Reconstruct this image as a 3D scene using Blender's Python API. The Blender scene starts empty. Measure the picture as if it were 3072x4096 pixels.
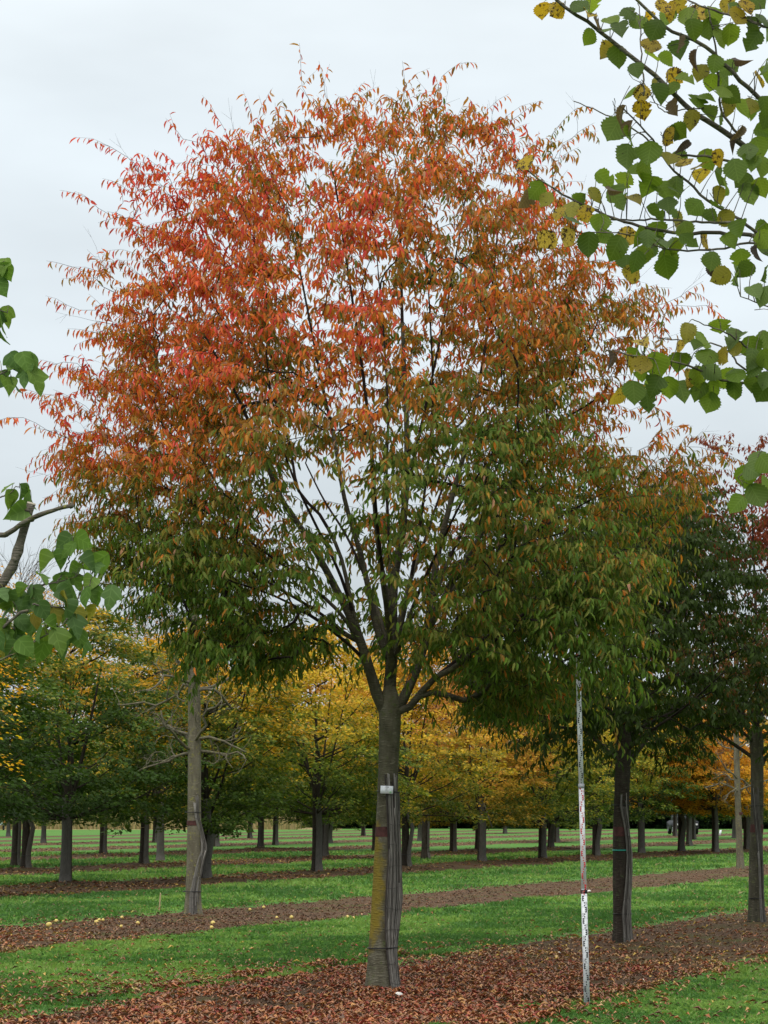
import bpy, math, random
import numpy as np
from mathutils import Vector, noise, Matrix

# ------------------------------------------------------------------ camera
F = 9000.0                      # focal length in photo pixels (frame 3072 x 4096)
CAM_H = 1.75
PITCH = math.atan((3242.0 - 2048.0) / F)
CP, SP = math.cos(PITCH), math.sin(PITCH)
scn = bpy.context.scene
col = scn.collection
cam_d = bpy.data.cameras.new('camera')
cam_d.sensor_fit = 'VERTICAL'
cam_d.sensor_height = 36.0
cam_d.lens = F / 4096.0 * 36.0
cam_d.clip_start = 0.1
cam_d.clip_end = 5000
cam = bpy.data.objects.new('camera', cam_d)
cam.location = (0, 0, CAM_H)
cam.rotation_euler = (math.pi / 2 + PITCH, 0, 0)
col.objects.link(cam)
scn.camera = cam

# ------------------------------------------------------------------ overcast sky
SUN_EL, SUN_AZ = math.radians(48), math.radians(200)
world = bpy.data.worlds.new('World')
scn.world = world
world.use_nodes = True
nt = world.node_tree
nt.nodes.clear()
n_out = nt.nodes.new('ShaderNodeOutputWorld')
n_bg = nt.nodes.new('ShaderNodeBackground')
n_bg.inputs['Strength'].default_value = 0.1
n_sky = nt.nodes.new('ShaderNodeTexSky')
n_sky.sky_type = 'NISHITA'
n_sky.sun_disc = False
n_sky.sun_elevation = SUN_EL
n_sky.sun_rotation = SUN_AZ
n_tc = nt.nodes.new('ShaderNodeTexCoord')
n_sep = nt.nodes.new('ShaderNodeSeparateXYZ')
nt.links.new(n_tc.outputs['Generated'], n_sep.inputs[0])
n_map = nt.nodes.new('ShaderNodeMapping')
n_map.inputs['Scale'].default_value = (1.0, 1.0, 3.0)
nt.links.new(n_tc.outputs['Generated'], n_map.inputs[0])
n_noi = nt.nodes.new('ShaderNodeTexNoise')
n_noi.inputs['Scale'].default_value = 2.6
n_noi.inputs['Detail'].default_value = 5.0
n_noi.inputs['Roughness'].default_value = 0.5
nt.links.new(n_map.outputs[0], n_noi.inputs['Vector'])
n_mx = nt.nodes.new('ShaderNodeMath'); n_mx.operation = 'MAXIMUM'; n_mx.inputs[1].default_value = 0.0
nt.links.new(n_sep.outputs['Z'], n_mx.inputs[0])
n_m0 = nt.nodes.new('ShaderNodeMath'); n_m0.operation = 'MULTIPLY_ADD'
n_m0.inputs[1].default_value = 2.1; n_m0.inputs[2].default_value = 0.2
nt.links.new(n_mx.outputs[0], n_m0.inputs[0])
n_ma = nt.nodes.new('ShaderNodeMath'); n_ma.operation = 'MULTIPLY_ADD'     # overcast: about three times brighter overhead
n_ma.inputs[2].default_value = 0.68
nt.links.new(n_m0.outputs[0], n_ma.inputs[1])
nt.links.new(n_mx.outputs[0], n_ma.inputs[0])
n_mb = nt.nodes.new('ShaderNodeMath'); n_mb.operation = 'MULTIPLY_ADD'
n_mb.inputs[1].default_value = 0.8; n_mb.inputs[2].default_value = 0.6
nt.links.new(n_noi.outputs['Fac'], n_mb.inputs[0])
n_mc = nt.nodes.new('ShaderNodeMath'); n_mc.operation = 'MULTIPLY'
nt.links.new(n_ma.outputs[0], n_mc.inputs[0]); nt.links.new(n_mb.outputs[0], n_mc.inputs[1])
n_cl = nt.nodes.new('ShaderNodeVectorMath'); n_cl.operation = 'SCALE'
n_tint = nt.nodes.new('ShaderNodeMix'); n_tint.data_type = 'RGBA'        # pale blue low down, neutral white cloud overhead
n_tint.inputs[6].default_value = (9.0, 9.85, 10.35, 1); n_tint.inputs[7].default_value = (10.0, 9.9, 9.5, 1)
n_ts = nt.nodes.new('ShaderNodeMapRange'); n_ts.inputs[1].default_value = 0.3; n_ts.inputs[2].default_value = 0.75
nt.links.new(n_sep.outputs['Z'], n_ts.inputs[0]); nt.links.new(n_ts.outputs[0], n_tint.inputs[0])
nt.links.new(n_tint.outputs[2], n_cl.inputs[0])
nt.links.new(n_mc.outputs[0], n_cl.inputs['Scale'])
n_mix = nt.nodes.new('ShaderNodeMix'); n_mix.data_type = 'RGBA'
n_mix.inputs[0].default_value = 0.93
nt.links.new(n_sky.outputs[0], n_mix.inputs[6]); nt.links.new(n_cl.outputs[0], n_mix.inputs[7])
nt.links.new(n_mix.outputs[2], n_bg.inputs['Color'])
nt.links.new(n_bg.outputs[0], n_out.inputs['Surface'])

sun_d = bpy.data.lights.new('sun', 'SUN')
sun_d.energy = 1.4
sun_d.angle = math.radians(40)
sun_d.color = (1.0, 0.96, 0.9)
sun = bpy.data.objects.new('sun', sun_d)
sdir = Vector((math.sin(SUN_AZ) * math.cos(SUN_EL), math.cos(SUN_AZ) * math.cos(SUN_EL), math.sin(SUN_EL)))
sun.rotation_euler = sdir.to_track_quat('Z', 'Y').to_euler()
sun.location = (0, 0, 30)
col.objects.link(sun)

vs = scn.view_settings
vs.view_transform = 'Standard'
vs.look = 'None'
vs.gamma = 1.0
vs.use_curve_mapping = False
vs.exposure = 0.1
scn.cycles.max_bounces = 6
scn.cycles.diffuse_bounces = 3
scn.cycles.glossy_bounces = 2
scn.cycles.transmission_bounces = 3
scn.cycles.transparent_max_bounces = 4
scn.cycles.caustics_reflective = False
scn.cycles.caustics_refractive = False

# ------------------------------------------------------------------ measuring helpers
K = 3072.0 / 1659.0
def px(x, y, Y):
    """point of the vertical plane at distance Y that the photo shows at pixel x, y"""
    a = (x - 1536.0) / F; b = (2048.0 - y) / F
    d = (a, CP - b * SP, SP + b * CP)
    t = Y / d[1]
    return Vector((d[0] * t, Y, CAM_H + d[2] * t))
def pv(x, y, Y):
    return px(x * K, y * K, Y)
def gp(x, y):
    a = (x - 1536.0) / F; b = (2048.0 - y) / F
    d = (a, CP - b * SP, SP + b * CP)
    t = -CAM_H / d[2]
    return Vector((d[0] * t, d[1] * t, 0))

SL = 0.46                          # planting rows run along (SL, 1); u is constant along a row
ROWS = [(0.4, 2.3), (-10.1, 2.3), (-19.8, 2.2), (-30.7, 2.45), (-40.4, 2.6), (-51.2, 2.8), (-62.0, 2.9), (-72.4, 2.8), (-82.6, 2.7), (-93.0, 2.6)]

# ------------------------------------------------------------------ materials
def mat(name):
    m = bpy.data.materials.new(name)
    m.use_nodes = True
    t = m.node_tree
    b = t.nodes['Principled BSDF']
    return m, t, b
def nd(t, typ, **kw):
    n = t.nodes.new(typ)
    for k, v in kw.items():
        if k in n.inputs: n.inputs[k].default_value = v
        else: setattr(n, k, v)
    return n
def ramp(t, fac, stops):
    r = t.nodes.new('ShaderNodeValToRGB')
    el = r.color_ramp.elements
    while len(el) < len(stops): el.new(0.5)
    for e, (p, c) in zip(el, stops):
        e.position = p; e.color = (c[0], c[1], c[2], 1)
    t.links.new(fac, r.inputs[0])
    return r.outputs[0]
def mixc(t, fac, a, b):
    m = t.nodes.new('ShaderNodeMix'); m.data_type = 'RGBA'
    for s, v in ((0, fac), (6, a), (7, b)):
        if hasattr(v, 'links'): t.links.new(v, m.inputs[s])
        elif s == 0: m.inputs[0].default_value = v
        else: m.inputs[s].default_value = (v[0], v[1], v[2], 1)
    return m.outputs[2]
def bump(t, b, h, strength, dist):
    n = nd(t, 'ShaderNodeBump'); n.inputs['Strength'].default_value = strength; n.inputs['Distance'].default_value = dist
    t.links.new(h, n.inputs['Height']); t.links.new(n.outputs[0], b.inputs['Normal'])

def leaf_mat(name, obj_color=False, trans=0.42, rough=0.52, spec=0.16, vein=None, spots=False, vein_s=0.22):
    m, t, b = mat(name)
    if obj_color:
        a = nd(t, 'ShaderNodeObjectInfo'); c = a.outputs['Color']
    else:
        a = nd(t, 'ShaderNodeAttribute', attribute_name='Col'); c = a.outputs['Color']
    if vein is not None:
        tc = nd(t, 'ShaderNodeTexCoord')
        sx = nd(t, 'ShaderNodeSeparateXYZ'); t.links.new(tc.outputs['Object'], sx.inputs[0])
        ab = nd(t, 'ShaderNodeMath', operation='ABSOLUTE'); t.links.new(sx.outputs['X'], ab.inputs[0])
        sb = nd(t, 'ShaderNodeMath', operation='MULTIPLY_ADD'); t.links.new(ab.outputs[0], sb.inputs[0]); sb.inputs[1].default_value = -0.75
        t.links.new(sx.outputs['Y'], sb.inputs[2])
        ml = nd(t, 'ShaderNodeMath', operation='MULTIPLY'); t.links.new(sb.outputs[0], ml.inputs[0]); ml.inputs[1].default_value = vein
        fr = nd(t, 'ShaderNodeMath', operation='PINGPONG'); t.links.new(ml.outputs[0], fr.inputs[0]); fr.inputs[1].default_value = 1.0
        gt = nd(t, 'ShaderNodeMath', operation='GREATER_THAN'); t.links.new(fr.outputs[0], gt.inputs[0]); gt.inputs[1].default_value = 0.8
        md = nd(t, 'ShaderNodeMath', operation='LESS_THAN'); t.links.new(ab.outputs[0], md.inputs[0]); md.inputs[1].default_value = 0.018
        mx = nd(t, 'ShaderNodeMath', operation='MAXIMUM'); t.links.new(gt.outputs[0], mx.inputs[0]); t.links.new(md.outputs[0], mx.inputs[1])
        sc = nd(t, 'ShaderNodeMath', operation='MULTIPLY'); t.links.new(mx.outputs[0], sc.inputs[0]); sc.inputs[1].default_value = vein_s
        hv = nd(t, 'ShaderNodeVectorMath', operation='MULTIPLY_ADD'); t.links.new(c, hv.inputs[0])
        hv.inputs[1].default_value = (1.3, 1.25, 1.3); hv.inputs[2].default_value = (0.03, 0.04, 0.02)
        c = mixc(t, sc.outputs[0], c, hv.outputs[0])
        bump(t, b, fr.outputs[0], 0.16, 0.003)
        if spots:
            oi = nd(t, 'ShaderNodeObjectInfo')
            va = nd(t, 'ShaderNodeVectorMath', operation='ADD'); t.links.new(tc.outputs['Object'], va.inputs[0])
            cx = nd(t, 'ShaderNodeCombineXYZ'); 
            rm = nd(t, 'ShaderNodeMath', operation='MULTIPLY'); t.links.new(oi.outputs['Random'], rm.inputs[0]); rm.inputs[1].default_value = 40.0
            t.links.new(rm.outputs[0], cx.inputs[0]); t.links.new(rm.outputs[0], cx.inputs[2]); t.links.new(cx.outputs[0], va.inputs[1])
            no = nd(t, 'ShaderNodeTexNoise', Scale=4.5, Detail=6.0, Roughness=0.8); t.links.new(va.outputs[0], no.inputs['Vector'])
            # how blotched a leaf is follows how yellow it has turned (red share of its own colour)
            sr = nd(t, 'ShaderNodeSeparateColor'); t.links.new(oi.outputs['Color'], sr.inputs[0])
            th = nd(t, 'ShaderNodeMapRange'); t.links.new(sr.outputs[0], th.inputs[0])
            th.inputs[1].default_value = 0.08; th.inputs[2].default_value = 0.4; th.inputs[1].default_value = 0.13; th.inputs[3].default_value = 0.64; th.inputs[4].default_value = 0.535
            g2 = nd(t, 'ShaderNodeMath', operation='GREATER_THAN'); t.links.new(no.outputs['Fac'], g2.inputs[0]); t.links.new(th.outputs[0], g2.inputs[1])
            c = mixc(t, g2.outputs[0], c, (0.035, 0.02, 0.014))
    t.links.new(c, b.inputs['Base Color'])
    b.inputs['Roughness'].default_value = rough
    b.inputs['Specular IOR Level'].default_value = spec
    tr = nd(t, 'ShaderNodeBsdfTranslucent')
    gm = nd(t, 'ShaderNodeVectorMath', operation='MULTIPLY'); t.links.new(c, gm.inputs[0]); gm.inputs[1].default_value = (1.25, 1.2, 0.8)
    t.links.new(gm.outputs[0], tr.inputs[0])
    ms = nd(t, 'ShaderNodeMixShader'); ms.inputs[0].default_value = trans
    t.links.new(b.outputs[0], ms.inputs[1]); t.links.new(tr.outputs[0], ms.inputs[2])
    t.links.new(ms.outputs[0], t.nodes['Material Output'].inputs['Surface'])
    return m

M_LEAF = leaf_mat('leaf')
M_LEAF_ONE = leaf_mat('single_leaf', obj_color=True)
M_ELM = leaf_mat('elm_leaf', obj_color=True, vein=14.0, spots=True, trans=0.58, spec=0.25, vein_s=0.4)
M_LOBED = leaf_mat('lobed_leaf', obj_color=True, vein=7.0, vein_s=0.5, trans=0.45, rough=0.6, spec=0.25)
M_LITTER = leaf_mat('fallen_leaf', trans=0.1, rough=0.55, spec=0.3)
M_GRASS = leaf_mat('grass_blade', trans=0.3, rough=0.5, spec=0.3)

def bark_mat(name, c1, c2, c3, scale=9.0, lichen=None, streak=(1, 1, 0.25), lich_scale=14.0):
    m, t, b = mat(name)
    tc = nd(t, 'ShaderNodeTexCoord')
    mp = nd(t, 'ShaderNodeMapping'); mp.inputs['Scale'].default_value = streak
    t.links.new(tc.outputs['Object'], mp.inputs[0])
    n1 = nd(t, 'ShaderNodeTexNoise', Scale=scale, Detail=7.0, Roughness=0.65); t.links.new(mp.outputs[0], n1.inputs['Vector'])
    c = ramp(t, n1.outputs['Fac'], [(0.3, c1), (0.52, c2), (0.72, c3)])
    mp2 = nd(t, 'ShaderNodeMapping'); mp2.inputs['Scale'].default_value = (1, 1, 5)   # short level lenticels
    t.links.new(tc.outputs['Object'], mp2.inputs[0])
    n2 = nd(t, 'ShaderNodeTexNoise', Scale=16.0, Detail=3.0); t.links.new(mp2.outputs[0], n2.inputs['Vector'])
    f2 = nd(t, 'ShaderNodeMapRange'); t.links.new(n2.outputs['Fac'], f2.inputs[0]); f2.inputs[1].default_value = 0.62; f2.inputs[2].default_value = 0.7
    f2b = nd(t, 'ShaderNodeMath', operation='MULTIPLY'); t.links.new(f2.outputs[0], f2b.inputs[0]); f2b.inputs[1].default_value = 0.5
    c = mixc(t, f2b.outputs[0], c, tuple(min(1, v * 1.7) for v in c3))
    if lichen:
        n3 = nd(t, 'ShaderNodeTexNoise', Scale=lich_scale, Detail=6.0, Roughness=0.7); t.links.new(tc.outputs['Object'], n3.inputs['Vector'])
        f3 = nd(t, 'ShaderNodeMapRange'); t.links.new(n3.outputs['Fac'], f3.inputs[0]); f3.inputs[1].default_value = 0.56; f3.inputs[2].default_value = 0.66
        c = mixc(t, f3.outputs[0], c, lichen)
    t.links.new(c, b.inputs['Base Color'])
    b.inputs['Roughness'].default_value = 0.9
    b.inputs['Specular IOR Level'].default_value = 0.15
    ad = nd(t, 'ShaderNodeMath', operation='ADD'); t.links.new(n1.outputs['Fac'], ad.inputs[0]); t.links.new(n2.outputs['Fac'], ad.inputs[1])
    bump(t, b, ad.outputs[0], 0.8, 0.022)
    return m
M_BARK = bark_mat('grey_brown_bark', (0.03, 0.028, 0.02), (0.065, 0.06, 0.042), (0.11, 0.1, 0.075), lichen=(0.1, 0.11, 0.05))
M_BARK_DARK = bark_mat('dark_bark', (0.018, 0.014, 0.011), (0.035, 0.028, 0.022), (0.06, 0.05, 0.04), lichen=(0.05, 0.06, 0.03))
M_BARK_GREY = bark_mat('pale_grey_bark', (0.075, 0.066, 0.046), (0.125, 0.112, 0.08), (0.18, 0.165, 0.12), lichen=(0.2, 0.19, 0.06))
M_BARK_LICH = bark_mat('lichened_bark', (0.05, 0.042, 0.034), (0.1, 0.088, 0.07), (0.17, 0.155, 0.125), lichen=(0.2, 0.19, 0.05), lich_scale=22.0)
M_TWIG = bark_mat('red_brown_twig', (0.012, 0.009, 0.008), (0.022, 0.016, 0.014), (0.045, 0.036, 0.03))
M_TWIG_GREY = bark_mat('grey_twig', (0.05, 0.045, 0.04), (0.09, 0.082, 0.07), (0.13, 0.12, 0.1))

# bark of the main tree: yellow lichen grows on its left flank between knee and eye height
def main_bark():
    m = bark_mat('bark_with_yellow_lichen', (0.055, 0.05, 0.033), (0.1, 0.092, 0.064), (0.15, 0.14, 0.105), lichen=(0.085, 0.1, 0.04), streak=(1, 1, 0.5))
    t = m.node_tree; b = t.nodes['Principled BSDF']
    base = b.inputs['Base Color'].links[0].from_socket
    tc = nd(t, 'ShaderNodeTexCoord'); sp = nd(t, 'ShaderNodeSeparateXYZ'); t.links.new(tc.outputs['Object'], sp.inputs[0])
    n = nd(t, 'ShaderNodeTexNoise', Scale=5.0, Detail=8.0, Roughness=0.72); t.links.new(tc.outputs['Object'], n.inputs['Vector'])
    z1 = nd(t, 'ShaderNodeMapRange'); t.links.new(sp.outputs['Z'], z1.inputs[0]); z1.inputs[1].default_value = 0.3; z1.inputs[2].default_value = 0.62
    z2 = nd(t, 'ShaderNodeMapRange'); t.links.new(sp.outputs['Z'], z2.inputs[0]); z2.inputs[1].default_value = 1.9; z2.inputs[2].default_value = 1.45
    x1 = nd(t, 'ShaderNodeMapRange'); t.links.new(sp.outputs['X'], x1.inputs[0]); x1.inputs[1].default_value = 0.1; x1.inputs[2].default_value = -0.1
    p = nd(t, 'ShaderNodeMath', operation='MULTIPLY'); t.links.new(z1.outputs[0], p.inputs[0]); t.links.new(z2.outputs[0], p.inputs[1])
    q = nd(t, 'ShaderNodeMath', operation='MULTIPLY'); t.links.new(p.outputs[0], q.inputs[0]); t.links.new(x1.outputs[0], q.inputs[1])
    r = nd(t, 'ShaderNodeMath', operation='MULTIPLY_ADD'); t.links.new(q.outputs[0], r.inputs[0]); r.inputs[1].default_value = 0.42; t.links.new(n.outputs['Fac'], r.inputs[2])
    f = nd(t, 'ShaderNodeMapRange'); t.links.new(r.outputs[0], f.inputs[0]); f.inputs[1].default_value = 0.66; f.inputs[2].default_value = 0.84
    fm = nd(t, 'ShaderNodeMath', operation='MULTIPLY'); t.links.new(f.outputs[0], fm.inputs[0]); fm.inputs[1].default_value = 0.85
    c = mixc(t, fm.outputs[0], base, (0.21, 0.155, 0.018))
    t.links.new(c, b.inputs['Base Color'])
    return m
M_BARK_MAIN = main_bark()

def simple(name, c, rough=0.7, scale=30.0, var=0.25, metal=0.0, stretch=(1, 1, 1), bumpd=0.0):
    m, t, b = mat(name)
    tc = nd(t, 'ShaderNodeTexCoord')
    mp = nd(t, 'ShaderNodeMapping'); mp.inputs['Scale'].default_value = stretch; t.links.new(tc.outputs['Object'], mp.inputs[0])
    n = nd(t, 'ShaderNodeTexNoise', Scale=scale, Detail=6.0, Roughness=0.65); t.links.new(mp.outputs[0], n.inputs['Vector'])
    cc = ramp(t, n.outputs['Fac'], [(0.3, tuple(v * (1 - var) for v in c)), (0.7, tuple(min(1, v * (1 + var)) for v in c))])
    t.links.new(cc, b.inputs['Base Color'])
    b.inputs['Roughness'].default_value = rough
    b.inputs['Metallic'].default_value = metal
    b.inputs['Specular IOR Level'].default_value = 0.3
    if bumpd: bump(t, b, n.outputs['Fac'], 0.5, bumpd)
    return m
M_REED = simple('weathered_reed', (0.1, 0.093, 0.083), 0.9, 16.0, 0.5, stretch=(6, 6, 0.6), bumpd=0.003)
M_REED_PALE = simple('split_pale_reed', (0.175, 0.165, 0.15), 0.9, 16.0, 0.4, stretch=(6, 6, 0.6), bumpd=0.003)
M_REED_DARK = simple('rotten_dark_reed', (0.04, 0.033, 0.03), 0.95, 16.0, 0.5, stretch=(6, 6, 0.6), bumpd=0.003)
M_MAT = simple('weathered_reed_matting', (0.085, 0.079, 0.07), 0.9, 26.0, 0.65, stretch=(7, 7, 0.25), bumpd=0.01)
M_WIRE = simple('black_rubber_tie', (0.012, 0.012, 0.013), 0.5)
M_THINWIRE = simple('thin_rusted_wire', (0.05, 0.045, 0.042), 0.6)
M_TEAL = simple('teal_plastic_tie', (0.02, 0.28, 0.22), 0.4)
M_PAINT = simple('dull_maroon_paint', (0.06, 0.022, 0.02), 0.85, 24.0, 0.5)
M_WHITE = simple('white_plastic', (0.72, 0.75, 0.8), 0.4, 20, 0.05)
M_STAFF = simple('white_staff_paint', (0.66, 0.68, 0.72), 0.45, 9, 0.12)
M_STAFF_GREY = simple('grey_aluminium', (0.3, 0.31, 0.33), 0.4, 9, 0.12)
M_BLACK = simple('black_print', (0.012, 0.012, 0.014), 0.6)
M_GREYP = simple('grey_print', (0.3, 0.3, 0.31), 0.6)
M_RED = simple('red_print', (0.55, 0.02, 0.025), 0.6)
M_PINKP = simple('faded_red_print', (0.62, 0.3, 0.3), 0.6)
M_GREENP = simple('green_print', (0.25, 0.5, 0.3), 0.6)
M_STUMP = simple('sawn_wood', (0.42, 0.37, 0.3), 0.9, 40, 0.3)
M_STAKE = simple('pale_wood', (0.36, 0.28, 0.16), 0.9, 20, 0.25, stretch=(4, 4, .5))
M_FRUIT = simple('yellow_fruit_skin', (0.55, 0.42, 0.12), 0.45, 14, 0.25)
M_FRUIT_ROT = simple('rotting_fruit_skin', (0.1, 0.06, 0.035), 0.7, 30, 0.5)
M_STONE = simple('white_stone', (0.6, 0.58, 0.54), 0.85, 40, 0.2)
M_CAR = simple('dark_car_paint', (0.01, 0.012, 0.014), 0.6, 8, 0.1)
M_GLASS = simple('dark_window_glass', (0.015, 0.02, 0.022), 0.5, 8, 0.1)
M_TYRE = simple('tyre_rubber', (0.012, 0.012, 0.012), 0.85, 30, 0.2)
M_LAMPW = simple('pale_lamp_lens', (0.5, 0.5, 0.5), 0.2, 8, 0.1)
M_ORANGE = simple('orange_panel', (0.5, 0.2, 0.06), 0.6, 8, 0.1)
M_TRAILER = simple('white_sheet_metal', (0.62, 0.66, 0.72), 0.4, 4, 0.06)
M_PALEBLUE = simple('pale_blue_plastic', (0.5, 0.62, 0.7), 0.5, 8, 0.08)

def soil_mat(name, moss=True):
    m, t, b = mat(name)
    tc = nd(t, 'ShaderNodeTexCoord')
    n1 = nd(t, 'ShaderNodeTexNoise', Scale=1.1, Detail=8.0, Roughness=0.7); t.links.new(tc.outputs['Object'], n1.inputs['Vector'])
    n2 = nd(t, 'ShaderNodeTexNoise', Scale=26.0, Detail=6.0, Roughness=0.75); t.links.new(tc.outputs['Object'], n2.inputs['Vector'])
    c1 = ramp(t, n1.outputs['Fac'], [(0.3, (0.07, 0.043, 0.025)), (0.5, (0.105, 0.066, 0.04)), (0.7, (0.145, 0.095, 0.06))])
    c2 = ramp(t, n2.outputs['Fac'], [(0.32, (0.024, 0.015, 0.01)), (0.5, (0.085, 0.052, 0.032)), (0.68, (0.19, 0.115, 0.068))])
    c = mixc(t, 0.5, c1, c2)
    n3 = nd(t, 'ShaderNodeTexNoise', Scale=0.9, Detail=6.0, Roughness=0.65); 
    mp = nd(t, 'ShaderNodeMapping'); mp.inputs['Location'].default_value = (7, 3, 0); t.links.new(tc.outputs['Object'], mp.inputs[0]); t.links.new(mp.outputs[0], n3.inputs['Vector'])
    f3 = nd(t, 'ShaderNodeMapRange'); t.links.new(n3.outputs['Fac'], f3.inputs[0]); f3.inputs[1].default_value = 0.5; f3.inputs[2].default_value = 0.64; f3.inputs[4].default_value = 0.75
    c = mixc(t, f3.outputs[0], c, (0.075, 0.08, 0.024))
    t.links.new(c, b.inputs['Base Color'])
    b.inputs['Roughness'].default_value = 0.95
    b.inputs['Specular IOR Level'].default_value = 0.1
    bump(t, b, n2.outputs['Fac'], 0.9, 0.05)
    return m
M_SOIL = soil_mat('soil')

def turf_mat():
    m, t, b = mat('turf')
    tc = nd(t, 'ShaderNodeTexCoord')
    n1 = nd(t, 'ShaderNodeTexNoise', Scale=0.35, Detail=6.0, Roughness=0.6); t.links.new(tc.outputs['Object'], n1.inputs['Vector'])
    n2 = nd(t, 'ShaderNodeTexNoise', Scale=22.0, Detail=5.0, Roughness=0.8); t.links.new(tc.outputs['Object'], n2.inputs['Vector'])
    c1 = ramp(t, n1.outputs['Fac'], [(0.3, (0.065, 0.155, 0.03)), (0.55, (0.095, 0.2, 0.04)), (0.75, (0.15, 0.25, 0.055))])
    c2 = ramp(t, n2.outputs['Fac'], [(0.3, (0.025, 0.075, 0.016)), (0.55, (0.06, 0.16, 0.034)), (0.75, (0.13, 0.25, 0.06))])
    c = mixc(t, 0.5, c1, c2)
    t.links.new(c, b.inputs['Base Color'])
    b.inputs['Roughness'].default_value = 0.95
    b.inputs['Specular IOR Level'].default_value = 0.1
    bump(t, b, n2.outputs['Fac'], 0.8, 0.05)
    return m
M_TURF = turf_mat()

# ------------------------------------------------------------------ mesh helpers
def link(name, me, m=None, parent=None, label=None, cat=None, group=None, kind=None, loc=None):
    o = bpy.data.objects.new(name, me)
    col.objects.link(o)
    if me is not None and m is not None and not len(me.materials):
        me.materials.append(m)
    if parent is not None: o.parent = parent
    if loc is not None: o.location = loc
    tag(o, label, cat, group, kind)
    return o
def tag(o, label=None, cat=None, group=None, kind=None):
    if label: o['label'] = label
    if cat: o['category'] = cat
    if group: o['group'] = group
    if kind: o['kind'] = kind
    return o
def empty(name, loc, label, cat, group=None):
    o = bpy.data.objects.new(name, None)
    o.empty_display_size = 0.2
    col.objects.link(o)
    o.location = loc
    return tag(o, label, cat, group)

def tri_mesh(name, V, T, C=None, smooth=False):
    """triangle mesh from numpy arrays; C is one colour per vertex"""
    me = bpy.data.meshes.new(name)
    nv, ntri = len(V), len(T)
    me.vertices.add(nv)
    me.vertices.foreach_set('co', np.asarray(V, np.float32).ravel())
    me.loops.add(ntri * 3)
    me.loops.foreach_set('vertex_index', np.asarray(T, np.int32).ravel())
    me.polygons.add(ntri)
    me.polygons.foreach_set('loop_start', np.arange(0, ntri * 3, 3, dtype=np.int32))
    if smooth:
        me.polygons.foreach_set('use_smooth', np.ones(ntri, bool))
    if C is not None:
        a = me.attributes.new('Col', 'FLOAT_COLOR', 'POINT')
        cc = np.ones((nv, 4), np.float32); cc[:, :3] = C
        a.data.foreach_set('color', cc.ravel())
    me.update(calc_edges=True)
    return me

# leaf outlines: x across, y along, z up (folded up along the midrib, tip bent down)
LEAF8 = (np.array([(0, 0, 0), (-.4, .26, .08), (.4, .26, .08), (0, .48, -.03), (-.42, .62, .05), (.42, .62, .05), (0, 1, -.17)]),
         np.array([(0, 3, 1), (1, 3, 4), (4, 3, 6), (6, 3, 5), (5, 3, 2), (2, 3, 0)]))
LEAF5 = (np.array([(0, 0, 0), (-.5, .45, .1), (0, .5, 0), (.5, .45, .1), (0, 1, -.08)]),
         np.array([(0, 2, 1), (0, 3, 2), (1, 2, 4), (2, 3, 4)]))
LEAF4 = (np.array([(0, 0, 0), (-.5, .45, .07), (.5, .45, .07), (0, 1, -.05)]),
         np.array([(0, 3, 1), (0, 2, 3)]))

def unit(a):
    return a / (np.sqrt((a * a).sum(-1, keepdims=True)) + 1e-9)
def leaf_frames(D, N):
    Yx = unit(D)
    X = unit(crossn(Yx, N))
    Z = crossn(X, Yx)
    return X, Yx, Z
def leaf_cloud(name, P, D, N, L, W, C, tpl):
    tv, tt = tpl
    X, Y, Z = leaf_frames(D, N)
    n = len(P); k = len(tv)
    V = (P[:, None, :] + tv[None, :, 0:1] * (W[:, None] * X)[:, None, :] + tv[None, :, 1:2] * (L[:, None] * Y)[:, None, :]
         + tv[None, :, 2:3] * (L[:, None] * Z)[:, None, :])
    T = tt[None, :, :] + (np.arange(n) * k)[:, None, None]
    CC = np.repeat(C, k, axis=0)
    return tri_mesh(name, V.reshape(-1, 3), T.reshape(-1, 3), CC)

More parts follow.
